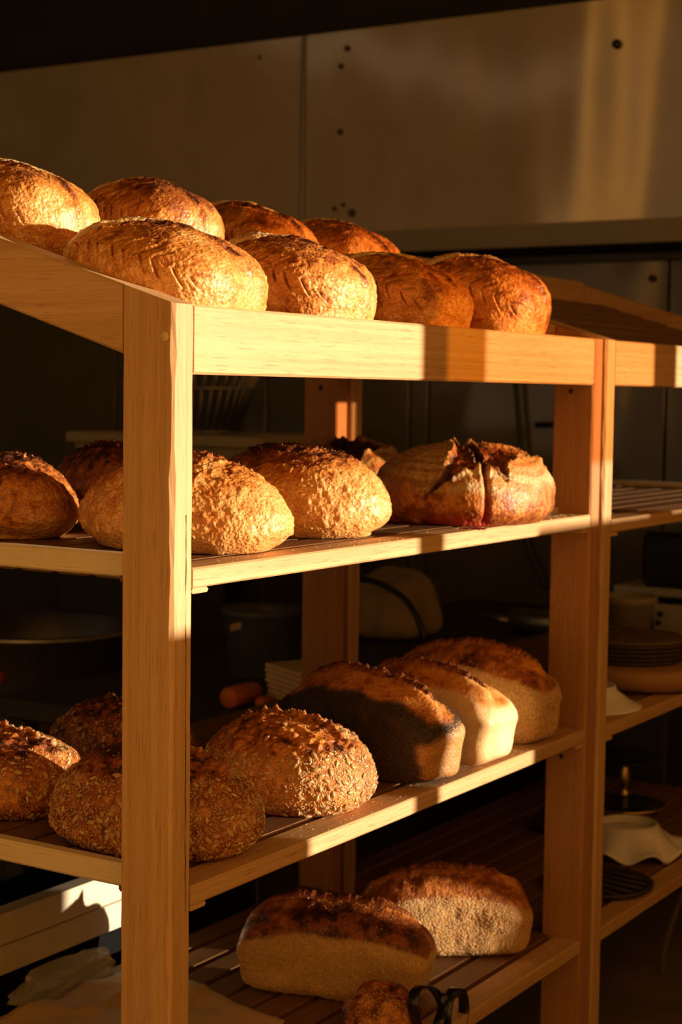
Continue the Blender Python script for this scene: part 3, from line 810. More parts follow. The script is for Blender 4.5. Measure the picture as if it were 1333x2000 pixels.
def tin_loaf(X, Y, A, W, H, rot, z0, seed, label, kind, res=HI, crown=.72, bake=.72, name='tin_loaf', ys=-.1, group='tin loaves on the third shelf'):
    P, Q = base_shape('t', A, W, H, res); N = vnormals(P, Q); x, y, z = P.T.copy(); s = x/A
    hz = H*(.60+.40*np.sqrt(np.clip(1-s**2*.96, 0, 1)))
    crl = z/hz+fbm(P, 26, 2, seed+2)*.03
    cr = sstep(crown, crown+.07, crl)
    ye = ys*W+.006*fbm(np.stack([x, x*0, x*0], 1), 14, 2, seed+4)
    e = y-ye
    d = fbm(P, 13, 2, seed)*.0035+fbm(P, 50, 2, seed+3)*.0010
    split = cr*sstep(.95, .8, abs(s))
    d = d+split*np.exp(-((e-.010)/.012)**2)*.006-split*sstep(.004, -.002, e)*sstep(-.042, -.010, e)*.010
    d = d+split*np.exp(-(e/.006)**2)*fbm(P, 150, 3, seed+9)*.004
    # the belly swells just below the crown, the base draws in
    d = d+np.exp(-((crl-crown+.12)/.12)**2)*.0022
    side = {'sesame': (.60, .36, .125), 'white': (.86, .64, .34), 'poppy': (.055, .033, .022)}[kind]
    cb = np.tile(np.array(side), (len(P), 1))
    if kind == 'poppy':
        bm_ = (sstep(-.83, -.93, s+.03*fbm(P, 60, 2, seed))*sstep(.62, .50, z/H+.12*y/W))[:, None]; cb = cb*(1-bm_)+np.array((.56, .33, .12))*bm_
    cb = cb*(1+.16*fbm(P, 24, 3, seed+11))[:, None]
    cb = cb*(1-.30*sstep(.35, -.3, fbm(P, 9, 2, seed+33))[:, None]*np.array((.3, .7, 1.0)))
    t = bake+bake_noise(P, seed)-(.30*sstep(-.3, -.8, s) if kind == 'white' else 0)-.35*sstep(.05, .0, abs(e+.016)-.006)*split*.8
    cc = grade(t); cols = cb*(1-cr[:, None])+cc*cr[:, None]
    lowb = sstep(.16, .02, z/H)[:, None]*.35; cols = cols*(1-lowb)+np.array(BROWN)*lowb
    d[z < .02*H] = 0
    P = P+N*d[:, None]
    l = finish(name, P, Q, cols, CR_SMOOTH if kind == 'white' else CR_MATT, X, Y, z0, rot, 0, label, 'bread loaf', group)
    yf = lambda q: ys*W+.004
    ear(l, 'crust_ear', np.linspace(A*.80, -A*.80, 90), yf, CR_EAR, .0115, .55, seed, .92, .0030, .35)
    shards(l, 'burnt_flakes', 110, (-A*.7, A*.8, ys*W, .006), CR_EAR, seed+1, .0045, .8)
    body = (1-cr)*sstep(.005*H, .03*H, z)
    if kind == 'sesame':
        vis = np.where((l.P[:, 1] > -.5*W) | (l.P[:, 0] < -.7*A), 1, .15)
        scatter(l, 'sesame_seeds', (body+cr*.012)*vis, 9500, (.0016, .00095, .0006), SEEDM, seed, SES, .0010)
    if kind == 'poppy':
        bare = sstep(-.83, -.93, l.P[:, 0]/A+.03*fbm(l.P, 60, 2, seed))*sstep(.62, .50, l.P[:, 2]/H+.12*l.P[:, 1]/W)      # the near end is bare crust
        patch = .35+.65*sstep(-.25, .25, fbm(l.P, 34, 2, seed+60))
        cov = body*(1-bare)*patch
        scatter(l, 'poppy_seeds', cov, 21000, (.0009, .0008, .0007), POPPYM, seed, [(.035, .035, .045), (.06, .055, .06), (.025, .022, .025)], .0012, .4)
    return l
POPPYM = tone_mat('poppy_husk', .45, .5)
tin_loaf(.634, .135, .151, .054, .136, -.197, ZL, 401, 'tin loaf coated in black poppy seeds on the third shelf', 'poppy', crown=.85, bake=.55, name='poppy_seed_loaf')
tin_loaf(.787, .122, .139, .055, .131, -.133, ZL, 413, 'pale smooth tin loaf lit by the sun between poppy and sesame loaves', 'white', crown=.84, bake=.62, name='white_tin_loaf', ys=.1)
tin_loaf(.960, .140, .145, .054, .136, -.019, ZL, 421, 'sesame tin loaf beside the right post on the third shelf', 'sesame', LO, crown=.80, bake=.72, name='sesame_tin_loaf')
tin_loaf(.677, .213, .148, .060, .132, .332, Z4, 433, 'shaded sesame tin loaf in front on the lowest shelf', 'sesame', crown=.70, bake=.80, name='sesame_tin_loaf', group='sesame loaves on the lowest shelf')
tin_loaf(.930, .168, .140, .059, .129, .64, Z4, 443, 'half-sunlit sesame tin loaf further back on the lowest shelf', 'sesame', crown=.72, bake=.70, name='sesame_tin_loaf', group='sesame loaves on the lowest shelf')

# small dark roll at the lower frame edge
P, Q = base_shape('b', .054, .054, .056, (64, 64, 40)); N = vnormals(P, Q)
P = P+N*(fbm(P, 30, 2, 5)*.003+fbm(P, 110, 2, 6)*.0018)[:, None]
rl = finish('seeded_roll', P, Q, grade(.66+bake_noise(P, 8)*1.6), CR_MATT, .582, .075, Z4, 0, 0, 'small dark round seeded roll at the photo\'s lower edge', 'bread roll', None)
scatter(rl, 'sesame_seeds', sstep(-.002, .01, rl.P[:, 2])*sstep(-.3, .4, fbm(rl.P, 30, 2, 12)), 1000, (.0017, .0010, .0006), SEEDM, 9, SES+[(.2, .1, .04)], .001)

# ------------------------------------------------------------------ things on the lowest shelf and behind it
def band(name, pts, wdt, parent=None): return obj(name, tube_mesh(name, spline(pts, 8), .003, 8, flat=(wdt, .0022)), RIBBON, parent, (0, 0, 0))
rb = empty('ribbon_bow', (.66, .03, Z4), 'glossy black ribbon loops standing at the front of the lowest shelf', 'ribbon')
def loop_pts(cpx, cpy, rx, ry, tilt, Yc, dz=.0):
    out = []
    for i in range(11):
        a = -PI/2+2*PI*i/10*.98
        px = cpx+rx*math.cos(a)*math.cos(tilt)-ry*math.sin(a)*math.sin(tilt); py = cpy-(rx*math.cos(a)*math.sin(tilt)+ry*math.sin(a)*math.cos(tilt))
        out.append(at(px, py, 1, Yc+.004*math.cos(a)))
    return out
for (args) in ((838, 1976, 30, 52, .25, .012), (889, 1978, 17, 49, -.12, .004)):
    o = band('loop', loop_pts(*args), .017, rb); o.location = -rb.location
kn = obj('knot', lathe_mesh('knot', [(0, -.012), (.007, -.009), (.009, 0), (.007, .009), (0, .012)], 16), RIBBON, rb, at(866, 1955, 1, .008))
o = band('tail', [at(868, 1965, 1, .008), at(858, 1995, 1, .004), at(850, 2030, 1, .01)], .016, rb); o.location = -rb.location

# kraft paper sheet lying on the slats, with crumbs
def sheet(name, corners, mat, z, amp, seed, label, cat, n=44, thick=.0007, fold=None):
    c = [Vector((x, y, 0)) for x, y in corners]; V = []; 
    for i in range(n+1):
        for j in range(n+1):
            u, v = i/n, j/n
            V.append(((c[0]*(1-u)+c[1]*u)*(1-v)+(c[3]*(1-u)+c[2]*u)*v)[:])
    V = np.array(V); q = fbm(V*np.array((1, 1, 0)), 9, 3, seed); q2 = 1-abs(fbm(V, 14, 2, seed+4))*2
    U = np.repeat(np.linspace(0, 1, n+1), n+1); Vv = np.tile(np.linspace(0, 1, n+1), n+1)
    V[:, 2] = z+.0012+np.clip(.5*amp+amp*.7*q+amp*.5*np.clip(q2, 0, 1), 0, 1)*(.25+.75*Vv)
    F = []
    for i in range(n):
        for j in range(n):
            a = i*(n+1)+j; F.append((a, a+n+1, a+n+2, a+1))
    me = mesh_np(name, V-np.array((c[0].x, c[0].y, z)), np.array(F), True)
    o = obj(name, me, mat, None, (c[0].x, c[0].y, z))
    sm = o.modifiers.new('thickness', 'SOLIDIFY'); sm.thickness = thick; sm.offset = 1
    return tag(o, label, cat)
sheet('kraft_paper_sheet', [(.12, .12), (.515, .195), (.575, .505), (.20, .51)], KRAFT, Z4, .020, 3, 'creased brown kraft paper lying on the lowest shelf behind the nearest post', 'paper')
def crumbs(name, pts, dims, pal, label, seed):
    rg = np.random.default_rng(seed); n = len(pts); P = np.array(pts); s = rg.uniform(.6, 1.3, (n, 1, 1)); a = rg.uniform(0, PI, n)
    T = np.stack([np.cos(a), np.sin(a), a*0], 1); B = np.stack([-np.sin(a), np.cos(a), a*0], 1); Nn = np.tile((0, 0, 1.), (n, 1))
    V = P[:, None, :]+s*(OCT_V[None, :, 0:1]*dims[0]*T[:, None]+OCT_V[None, :, 1:2]*dims[1]*B[:, None]+OCT_V[None, :, 2:3]*dims[2]*Nn[:, None])
    F = (OCT_F[None]+6*np.arange(n)[:, None, None]).reshape(-1, 3)
    c = np.array(pal)[rg.integers(0, len(pal), n)]
    return tag(obj(name, mesh_np(name, V.reshape(-1, 3), F, True, np.repeat(c, 6, 0)), SEEDM), label, 'seeds', None, 'stuff')
rg = np.random.default_rng(4)
crumbs('spilled_seeds', [(x, y, Z4+.0005) for x, y in zip(np.r_[rg.normal(.99, .03, 26), rg.uniform(.72, 1.05, 26)], np.clip(np.r_[rg.normal(.025, .008, 26), rg.uniform(.004, .042, 26)], .004, .042))],
       (.0017, .001, .0007), SES, 'sesame seeds spilled on the front slat of the lowest shelf', 1)
crumbs('spilled_seeds', [(x, y, ZM+.0005) for x, y in zip(np.r_[rg.uniform(.1, 1.05, 90), rg.normal(1.0, .03, 60)], rg.uniform(.003, .04, 150))],
       (.0012, .0009, .0006), SES, 'pale crumbs scattered along the front slat of the second shelf', 2)
crumbs('spilled_seeds', [(x, y, ZL+.0005) for x, y in zip(rg.uniform(.12, .9, 80), rg.uniform(.003, .042, 80))],
       (.0013, .0009, .0006), SES, 'pale crumbs scattered along the front slat of the third shelf', 3)

# two long metal channels on an added crate, its black colour standing for shade
def channel(x0, x1, y0, y1, z0, z1, label):
    t = .004; V = []; F = []
    prof = [(y0, z0), (y0, z1), (y1, z1), (y1, z1-.012), (y1-t, z1-.012), (y1-t, z1-t), (y0+t, z1-t), (y0+t, z0+t), (y1-t, z0+t), (y1-t, z0+.012), (y1, z0+.012), (y1, z0)]
    for x in (x0, x1): V += [(x, y, z) for y, z in prof]
    n = len(prof)
    for k in range(n): F.append([k, (k+1) % n, n+(k+1) % n, n+k])
    F += [list(range(n)), list(range(n, 2*n))[::-1]]
    V = np.array(V)-np.array(((x0+x1)/2, (y0+y1)/2, (z0+z1)/2))
    me = mesh_np('metal_channel', V, F, False)
    bm = bmesh.new(); bm.from_mesh(me); bmesh.ops.bevel(bm, geom=[e for e in bm.edges if abs(e.verts[0].co.x-e.verts[1].co.x) > .1], offset=.0009, segments=2, affect='EDGES')
    bmesh.ops.recalc_face_normals(bm, faces=bm.faces); bm.to_mesh(me); bm.free()
    return tag(obj('metal_channel', me, TRAYM, None, ((x0+x1)/2, (y0+y1)/2, (z0+z1)/2)), label, 'channel', 'metal channels behind the rack')
channel(.0, 1.02, .585, .618, -.9455, -.9035, 'lower of two long pale metal channels stacked behind the lowest shelf')
channel(.0, 1.02, .588, .618, -.9025, -.856, 'upper of two long pale metal channels stacked behind the lowest shelf')
cr_ = empty('crate', (.5, .8, FLOOR_Z), 'added crate coloured black for the dark gap under the two pale metal channels behind the rack', 'crate')
for i, (x0, x1, y0, y1) in enumerate(((.05, .97, .598, .616), (.05, .97, .90, .92), (.05, .07, .616, .90), (.95, .97, .616, .90))):
    slab('side_panel', x0, x1, y0, y1, FLOOR_Z, -.9465, GAPBLACK, cr_, bev=.002)
# clear plastic bag crumpled under the trays
def bag():
    d, Q = box_sphere(56, 34, 22); P = d*np.array((.105, .030, .026))
    P = P*(1+.20*fbm(d, 1.6, 2, 4)[:, None]); P = P+d*((abs(fbm(d, 3, 2, 9)))*.007)[:, None]
    P[:, 2] = np.clip(P[:, 2], -.016, .020)
    return tag(obj('plastic_bag', mesh_np('plastic_bag', P, Q, True), BAGM, None, (.455, .551, Z4+.018)), 'crumpled clear plastic bag under the pale metal channels', 'bag')
bag()

# ------------------------------------------------------------------ crockery on the second rack
Z2M, Z2L, Z24 = -.2962, -.6415, -.9885
pc = at(1163, 1377, 2, Z2L)
pl = obj('plate', lathe_mesh('plate', [(0, .029), (.042, .029), (.045, .039), (.050, .039), (.0535, .029), (.066, .020), (.078, .010), (.095, .004), (.098, .001), (.095, -.0), (.076, .005), (.06, .016), (0, .020)], 64), WHITE, None, (1.326, .10, Z2L))
tag(pl, 'white plate turned upside down on the second rack beside its post', 'plate')
bc_ = at(1258, 1640, 2, Z24); 
def wavy(r, z, a):
    k = max(0, (r-.062)/.055)
    return r*(1+.06*k*math.cos(8*a)), z+ (.012*k*k*(1+math.cos(8*a)))
bw = obj('ruffled_bowl', lathe_mesh('ruffled_bowl', [(0, .043), (.049, .043), (.053, .058), (.058, .058), (.063, .050), (.072, .040), (.088, .022), (.104, .008), (.116, .0), (.114, -.001), (.10, .005), (.085, .018), (.068, .036), (.058, .045), (0, .045)], 96, wavy), WHITE, None, (1.655, .150, Z24+.001))
tag(bw, 'white bowl with wavy rim turned upside down on the lowest shelf', 'bowl')
tr_ = empty('dark_tray', (1.40, .10, Z24), 'dark round woven tray in front of the white wavy bowl', 'tray')
obj('base', lathe_mesh('base', [(0, 0), (.085, 0), (.098, .006), (.100, .013), (.094, .013), (.084, .006), (0, .005)], 40), WICKER, tr_, (1.40, .10, Z24))
for k in range(5):
    yy = -.06+.03*k; hw = math.sqrt(max(.086**2-yy**2, 0))
    o = obj('strand', tube_mesh('strand', [(1.40+yy, .10-hw, Z24+.010), (1.40+yy*.9, .10, Z24+.014), (1.40+yy, .10+hw, Z24+.010)], .0028, 6), WICKER, tr_); o.location = -tr_.location
# thick round board with a dark basket on it
bx = (1.60, .112)
wb = obj('wooden_board', lathe_mesh('wooden_board', [(0, 0), (.11, 0), (.142, .010), (.150, .026), (.149, .042), (.143, .046), (0, .046)], 64), BOARDW, None, (*bx, Z2L))
tag(wb, 'thick round wooden board on the second rack behind the white plate', 'board')
bk = empty('round_basket', (bx[0]-.01, bx[1]+.015, Z2L+.0465), 'dark low round basket standing on the thick wooden board', 'basket')
nb = 40
for k in range(5):
    obj('coil', lathe_mesh('coil', [(.094+.003*k, 0), (.098+.003*k, .002), (.099+.003*k, .0055), (.094+.003*k, .0085), (.088+.003*k, .0055), (.089+.003*k, .002), (.094+.003*k, 0)], nb), WICKER, bk, (bk.location.x, bk.location.y, Z2L+.047+k*.0083))
obj('lid', lathe_mesh('lid', [(0, .010), (.07, .009), (.098, .005), (.108, .002), (.108, -.001), (0, -.001)], nb), plain('basket_lid', (.10, .065, .03), .7, noise=.3, nscale=60, bump=.002), bk, (bk.location.x, bk.location.y, Z2L+.047+5*.0083+.001))
# black cake stand with brass stem
sx, sy = 2.0, .30
st = empty('cake_stand', (sx, sy, Z24), 'black cake stand with brass stem on the lowest shelf of the second rack', 'cake stand')
obj('foot', lathe_mesh('foot', [(0, 0), (.085, 0), (.086, .004), (.06, .010), (.02, .018), (0, .018)], 40), BLACK, st, (sx, sy, Z24))
obj('foot_rim', lathe_mesh('foot_rim', [(.083, .0005), (.0895, .001), (.0895, .0055), (.083, .006), (.083, .0005)], 40), BRASS, st, (sx, sy, Z24))
obj('stem', lathe_mesh('stem', [(0, .017), (.013, .017), (.010, .030), (.006, .036), (.012, .046), (.014, .062), (.009, .085), (.007, .097), (0, .097)], 24), BRASS, st, (sx, sy, Z24))
obj('plate', lathe_mesh('plate', [(0, .096), (.03, .096), (.080, .102), (.086, .108), (.083, .110), (0, .104)], 40), BLACK, st, (sx, sy, Z24))
gb = obj('glass_bowl', lathe_mesh('glass_bowl', [(0, .050), (.02, .049), (.045, .040), (.060, .020), (.065, 0), (.062, 0), (.057, .019), (.043, .037), (.02, .046), (0, .047)], 48), GLASS, None, (1.735, .325, Z24+.0005))
tag(gb, 'clear glass bowl turned over behind the white wavy bowl', 'bowl')
rp = [at(1333, 1742, 0, 1.9), at(1316, 1790, 0, 1.88), at(1298, 1850, 0, 1.86), at(1292, 1900, 0, 1.86)]
# twisted rope hanging low beyond the rack
rpt = empty('rope', (1.88, rp[1][1], -1.15), 'pale twisted rope hanging low beside the second rack, right edge', 'rope')
sp = spline(rp, 14)
for ph in (0, PI):
    P_ = []
    for i, p in enumerate(sp):
        a = i*.9+ph; P_.append((p[0], p[1]+.004*math.cos(a), p[2]+.004*math.sin(a)))
    o = obj('strand', tube_mesh('strand', P_, .004, 6), ROPE, rpt); o.location = -rpt.location

# ------------------------------------------------------------------ the bakery behind the racks
TZ = -.72
tb = empty('work_table', (2.1, .95, FLOOR_Z), 'dark steel work table behind the bread racks', 'table')
slab('table_top', 1.08, 3.15, .60, 1.30, TZ-.04, TZ, DARKPAINT, tb, bev=.004)
for (x, y) in ((1.1, .66), (3.08, .66), (1.1, 1.24), (3.08, 1.24)):
    obj('leg', box_mesh('leg', (.05, .05, TZ-.0405-FLOOR_Z), .003), DSTEEL, tb, (x, y, (TZ-.0405+FLOOR_Z)/2))

# carrots
def carrot(px0, py0, px1, py1, X0, X1, r, label):
    a = at(px0, py0, 0, X0); b_ = at(px1, py1, 0, X1)
    ax = (b_-a); n = 24; Ln = ax.length
    prof = [(0, 0), (r*.45, .0002), (r*.52, .001), (r*.9, .0012), (r, .005), (r*1.02, Ln*.5), (r*.98, Ln*.85), (r*.8, Ln*.97), (0, Ln)]
    o = obj('carrot', lathe_mesh('carrot', prof, n), CARROT, None, a, ax.to_track_quat('Z', 'Y').to_euler())
    return tag(o, label, 'carrot', 'carrots behind the third shelf')
c0 = at(446, 1368, 2, TZ+.021)
def lay_carrot(px, py, ln, ang, r, label):
    p = at(px, py, 2, TZ+r); d_ = Vector((math.cos(ang), math.sin(ang), 0))
    prof = [(0, 0), (r*.45, .0002), (r*.55, .0012), (r*.9, .0014), (r, .006), (r*1.0, ln*.5), (r*.96, ln*.85), (r*.75, ln*.97), (0, ln)]
    o = obj('carrot', lathe_mesh('carrot', prof, 28), CARROT, None, p, d_.to_track_quat('Z', 'Y').to_euler())
    return tag(o, label, 'carrot', 'carrots behind the third shelf')
lay_carrot(445, 1364, .105, math.radians(2), .0215, 'thick orange carrot lying on the table behind the third shelf')
lay_carrot(507, 1374, .05, math.radians(10), .012, 'small orange carrot tip next to the cream slabs')
# cream slabs stacked behind the poppy seed loaf
words_ = ['lowest', 'second from the bottom', 'third from the bottom', 'fourth from the bottom', 'fifth from the bottom', 'third from the top', 'second from the top', 'topmost']
s0 = at(519, 1372, 2, TZ)
sd = Vector((-.466, -.886, 0)).normalized(); sn = Vector((.886, -.466, 0)).normalized()
for k in range(8):
    off = (0 if k < 4 else .010)+.002*math.sin(k*2.3)
    c_ = s0+sd*(.07-off)+sn*.052
    me = box_mesh('cream_slab', (.14, .10, .0096), .0042, 3)
    o = obj('cream_slab', me, CREAM, None, (c_.x, c_.y, TZ+.0052+k*.0101), (0, 0, math.atan2(sd.y, sd.x)))
    tag(o, 'thin cream slab, %s of the pile behind the poppy seed loaf' % words_[k], 'slab', 'stacked cream slabs')
# grey bucket with a paper label
bpos = at(508, 1345, 2, TZ); bpos = Vector((1.62, at(508, 1300, 0, 1.62)[1], TZ))
bu = empty('bucket', bpos, 'dark grey plastic bucket with a paper label behind the carrots', 'bucket')
obj('body', lathe_mesh('body', [(0, 0), (.066, 0), (.072, .004), (.083, .135), (.087, .137), (.087, .150), (.082, .150), (.078, .135), (.069, .008), (0, .008)], 48), GREYPL, bu, bpos)
tv = (Vector(CAM)-bpos); tv.z = 0; tv.normalize(); ang = math.atan2(tv.y, tv.x)
V = []; F = []
for i in range(9):
    a = ang-.52-.40*i/8
    for zz in (.112, .128): V.append((.0828*math.cos(a), .0828*math.sin(a), zz-.010*i/8))
for i in range(8): F.append([2*i, 2*i+2, 2*i+3, 2*i+1])
o = obj('label', mesh_np('label', V, F), LABELM, bu, bpos); o.modifiers.new('thickness', 'SOLIDIFY').thickness = .001
# spiral mixer with a steel bowl and dark column, left
mpos = at(75, 1225, 0, 1.62)
mr = .235
mx_ = empty('dough_mixer', (mpos[0], mpos[1], FLOOR_Z), 'dough mixer with wide steel bowl behind the left end of the rack', 'mixer')
zr_ = mpos[2]
obj('bowl', lathe_mesh('bowl', [(0, -.50), (.16, -.50), (.195, -.46), (.21, -.30), (mr, -.01), (mr+.010, -.006), (mr+.012, .002), (mr+.006, .008), (mr-.004, .004), (.20, -.30), (.15, -.47), (0, -.48)], 72), STEEL, mx_, (mpos[0], mpos[1], zr_))
slab('base', mpos[0]-.2, mpos[0]+.5, mpos[1]-.24, mpos[1]+.24, FLOOR_Z, zr_-.505, DARKPAINT, mx_, bev=.02)
slab('column', mpos[0]+.26, mpos[0]+.52, mpos[1]-.2, mpos[1]+.2, zr_-.504, zr_+.22, DARKPAINT, mx_, bev=.03)
slab('head', mpos[0]-.16, mpos[0]+.52, mpos[1]-.16, mpos[1]+.16, zr_+.222, zr_+.34, DARKPAINT, mx_, bev=.03)
kp = at(2, 1325, 1, mpos[1]-.26)
kb = obj('red_knob', lathe_mesh('red_knob', [(0, 0), (.016, 0), (.018, .006), (.014, .018), (0, .02)], 20), REDM, mx_, (kp[0], mpos[1]-.24, kp[2]), (PI/2, 0, 0))
# pale tub with a wire basket behind it
tx = 2.35
pt0 = at(132, 842, 0, tx); pt1 = at(505, 890, 0, tx)
tub = empty('dough_tub', (tx+.18, (pt0[1]+pt1[1])/2, at(300, 905, 0, tx)[2]-.30), 'pale plastic tub with thick rim on the tall cupboard behind the second shelf', 'tub')
yA, yB = pt1[1], pt0[1]; zt_ = pt0[2]; zb_ = zt_-.22
V = []
for (z, ins) in ((zb_, .07), (zt_-.03, .012)):
    for (x, y) in ((tx+ins, yA+ins), (tx+.36-ins, yA+ins), (tx+.36-ins, yB-ins), (tx+ins, yB-ins)): V.append((x, y, z))
o = obj('body', mesh_np('body', V, [[0, 1, 5, 4], [1, 2, 6, 5], [2, 3, 7, 6], [3, 0, 4, 7], [3, 2, 1, 0]], False), PALEPL, tub); o.location = -tub.location
o.modifiers.new('thickness', 'SOLIDIFY').thickness = .006
for nm, a in (('rim', (tx-.005, tx+.012, yA-.005, yB+.005)), ('rim', (tx+.348, tx+.365, yA-.005, yB+.005)), ('rim', (tx+.012, tx+.348, yA-.005, yA+.012)), ('rim', (tx+.012, tx+.348, yB-.012, yB+.005))):
    slab(nm, *a, zt_-.032, zt_, PALEPL, tub, bev=.004)
tub.location.z = zb_
for ch in tub.children: ch.location.z -= 0
cup = empty('cupboard', (tx+.2, (yA+yB)/2, FLOOR_Z), 'dark tall cupboard carrying the pale tub behind the rack', 'cupboard')
# children were placed against the tub's first height: shift them back after moving the empty
bz = at(300, 905, 0, tx)[2]-.30
for ch in tub.children: ch.location.z += bz-zb_
slab('body', tx-.02, tx+.40, max(yA-.03, 1.32), yB+.30, FLOOR_Z, zb_-.0065, DARKPAINT, cup, bev=.006)
wbk = empty('wire_basket', (tx+.18, (yA+yB)/2, zt_+.001), 'wire basket with flaring steel wires standing on the pale tub', 'basket')
cyy = (yA+yB)/2; r0, r1, hB = .13, .24, .26
ringm = lambda r: [(tx+.18+r*.62*math.cos(2*PI*i/40), cyy+r*math.sin(2*PI*i/40), 0) for i in range(41)]
for (r, z) in ((r0, .004), ((r0+r1)/2, hB/2), (r1, hB)):
    o = obj('hoop', tube_mesh('hoop', [Vector(p)+Vector((0, 0, zt_+.002+z)) for p in ringm(r)], .004, 6), STEEL, wbk); o.location = -wbk.location
for k in range(34):
    a = 2*PI*k/34
    o = obj('wire', tube_mesh('wire', [(tx+.18+r0*.62*math.cos(a), cyy+r0*math.sin(a), zt_+.005), (tx+.18+r1*.62*math.cos(a), cyy+r1*math.sin(a), zt_+hB)], .0035, 5), STEEL, wbk); o.location = -wbk.location
# appliance under a beige cloth, with a black hose over it
cp = at(762, 1225, 0, 2.30); CW, CH = .125, at(762, 1128, 0, 2.2)[2]-TZ
d, Q = box_sphere(44, 44, 36); n_ = 4.0; r = (abs(d[:, 0])**n_+abs(d[:, 1])**n_+abs(d[:, 2])**n_)**(-1/n_)
P = d*r[:, None]; zz = (P[:, 2]+1)/2
P = np.stack([P[:, 0]*(CW-.035*zz), P[:, 1]*(CW-.035*zz), zz*CH], 1)
ang_ = np.arctan2(P[:, 1], P[:, 0]); fold = np.sin(ang_*9+1.4*np.sin(ang_*2))*.010*(1-zz)*np.clip(np.hypot(P[:, 0], P[:, 1])/CW, 0, 1)
P[:, 0] += np.cos(ang_)*fold; P[:, 1] += np.sin(ang_)*fold; P[:, 2] += fbm(P, 9, 2, 3)*.012*zz
P[:, 2] -= P[:, 2].min()
co = tag(obj('cloth_cover', mesh_np('cloth_cover', P, Q, True), CLOTH, None, (2.30, cp[1], TZ)), 'beige cloth draped over an appliance behind the rear post', 'cloth')
hp = [at(686, 1130, 0, 2.15), at(735, 1137, 0, 2.14), at(785, 1165, 0, 2.13), at(815, 1205, 0, 2.12), at(830, 1250, 0, 2.12)]
tag(obj('hose', tube_mesh('hose', spline(hp, 8), .008, 8), BLACK), 'thick black hose curving over the beige cloth', 'hose')
# cable and bar on the cladding
cpt = [at(1008, 745, 0, 3.17), at(1012, 800, 0, 3.17), at(1018, 870, 0, 3.17), at(1021, 960, 0, 3.17), at(1028, 1050, 0, 3.17), at(1050, 1110, 0, 3.17), at(1068, 1150, 0, 3.17)]
tag(obj('cable', tube_mesh('cable', spline(cpt, 8), .0085, 8), BLACK), 'black cable hanging down the metal wall beside the right post', 'cable')
tag(obj('handle_bar', tube_mesh('handle_bar', [at(1049, 830, 0, 3.18), at(1052, 830, 0, 3.165), at(1105, 829, 0, 3.165)], .009, 8), BLACK), 'short black bar on the metal wall left of the right post', 'bar')
# sheeter roller: a grey drum with a thinner shaft
ra, rb_ = at(948, 1207, 0, 2.53), at(1004, 1212, 0, 2.52); rc = at(1130, 1222, 0, 2.51)
ro = empty('roller', (ra+rb_)/2, 'grey metal roller with a thin shaft lying left of the right post', 'roller')
axis = (rc-ra).normalized()
obj('shaft', tube_mesh('shaft', [ra, rb_], .012, 12), STEEL, ro).location = -ro.location
obj('drum', tube_mesh('drum', [rb_, rb_+axis*.004, rc-axis*.004, rc], [.028, .034, .034, .028], 20), STEEL, ro).location = -ro.location
rs = slab('cradle', rb_[0]-.06, rb_[0]+.06, min(rb_[1], rc[1]), max(rb_[1], rc[1]), TZ+.0005, min(rb_[2], rc[2])-.035, DSTEEL, ro, bev=.004)
# oven / machine block on the right: dark body, pale ledge, container, control panel
mxx = 2.62
q0, q1 = at(1198, 1142, 0, mxx), at(1420, 1160, 0, mxx)
mc = empty('kitchen_machine', (mxx+.3, q1[1], FLOOR_Z), 'dark kitchen machine with pale ledge and control panel, at the right edge', 'machine')
ymin, ymax = -.9, q0[1]
slab('body', mxx+.03, 3.14, ymin, .585, FLOOR_Z, q0[2]-.06, DARKPAINT, mc, bev=.006)
slab('ledge', mxx, 3.14, ymin, ymax, q0[2]-.022, q0[2]-.001, PANELW, mc, bev=.004)
slab('hopper', mxx+.02, 3.0, ymin, at(1248, 1080, 0, mxx)[1], q0[2], at(1280, 1040, 0, mxx)[2], BLACK, mc, bev=.012)
cpn0, cpn1 = at(1276, 1180, 0, mxx-.02), at(1276, 1236, 0, mxx-.02)
slab('control_panel', mxx-.02, mxx+.02, ymin, cpn0[1], cpn1[2]-.08, cpn0[2], PANELW, mc, bev=.003)
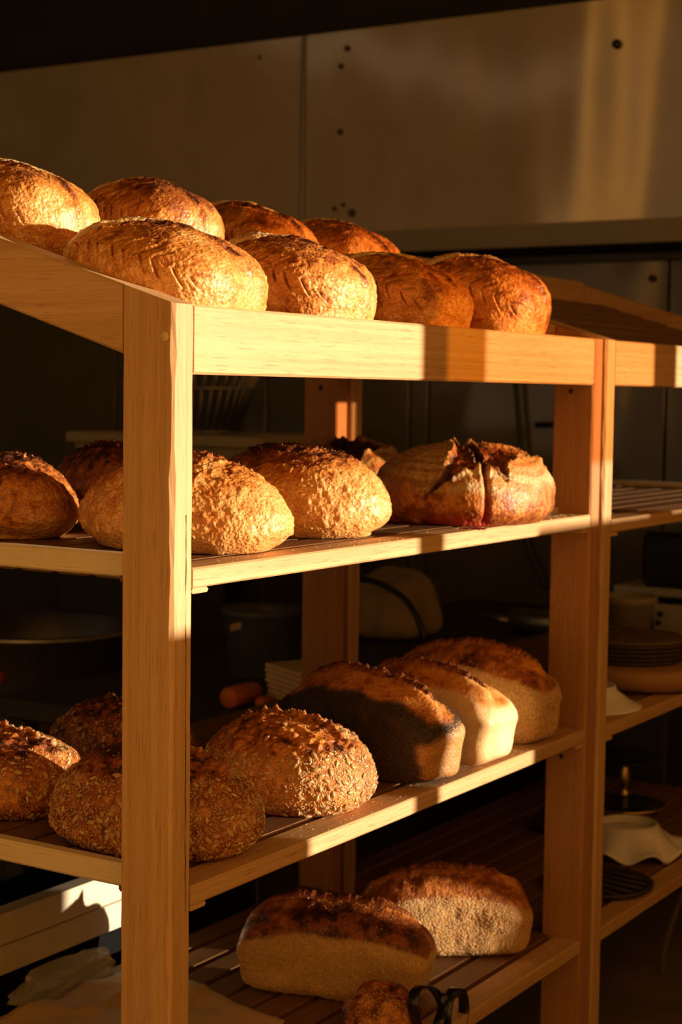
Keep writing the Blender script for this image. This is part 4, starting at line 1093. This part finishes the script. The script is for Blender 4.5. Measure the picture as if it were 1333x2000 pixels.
for (px, py) in ((1291, 1199), (1287, 1216)):
    obj('button', lathe_mesh('button', [(0, .008), (.006, .008), (.0078, .005), (.0078, 0)], 18), BLACK, mc, at(px, py, 0, mxx-.021), (0, -PI/2, 0))
t0 = at(1230, 1200, 0, 2.45)
ct = tag(obj('pale_container', lathe_mesh('pale_container', [(0, 0), (.052, 0), (.062, .075), (.070, .078), (.070, .095), (.064, .095), (.056, .078), (.048, .006), (0, .006)], 40), PALEPL, None, (2.42, at(1228, 1200, 0, 2.42)[1], at(1228, 1163, 0, 2.42)[2]-.095)), 'pale plastic container with a wide rim below the machine ledge', 'container')
ctz = ct.location.z
sh = tag(slab('shelf_stand', 2.33, 2.51, ct.location.y-.14, ct.location.y+.12, FLOOR_Z, ctz-.0008, DSTEEL, None, None, .004), 'dark stand under the pale container behind the second rack', 'stand')
# pale table legs seen below the second rack's shelves
lg = empty('pale_trestle', (2.7, .75, FLOOR_Z), 'pale grey trestle legs seen low beyond the second rack', 'trestle')
for (px0, px1) in ((1232, 1261), (1270, 1300)):
    a_, b_ = at(px0, 1450, 0, 2.55), at(px1, 1450, 0, 2.55)
    slab('leg', 2.54, 2.58, b_[1], a_[1], FLOOR_Z, -.80, PANELW, lg, bev=.003)
slab('crossbar', 2.53, 2.59, at(1320, 1430, 0, 2.55)[1], at(1215, 1430, 0, 2.55)[1], -.7995, -.76, DSTEEL, lg, bev=.003)
bpy.context.view_layer.update()
# plugs, screw holes and cracks belong to their posts, buttons to the panel: one level deeper
def nest(o, p):
    mw = o.matrix_world.copy(); o.parent = p; o.matrix_parent_inverse = p.matrix_world.inverted(); o.matrix_basis = mw
posts_ = [o for o in R1.children if o.name.split('.')[0] == 'post']
for o in list(R1.children):
    if o.name.split('.')[0] in ('dowel_plug', 'screw_hole', 'crack'):
        c = sum((o.matrix_world @ v.co for v in o.data.vertices), Vector())/len(o.data.vertices)
        nest(o, min(posts_, key=lambda p: (p.matrix_world.translation.xy-c.xy).length))
for o in list(mc.children):
    if o.name.startswith('button'): nest(o, [q for q in mc.children if q.name.startswith('control_panel')][0])
bpy.context.view_layer.update()
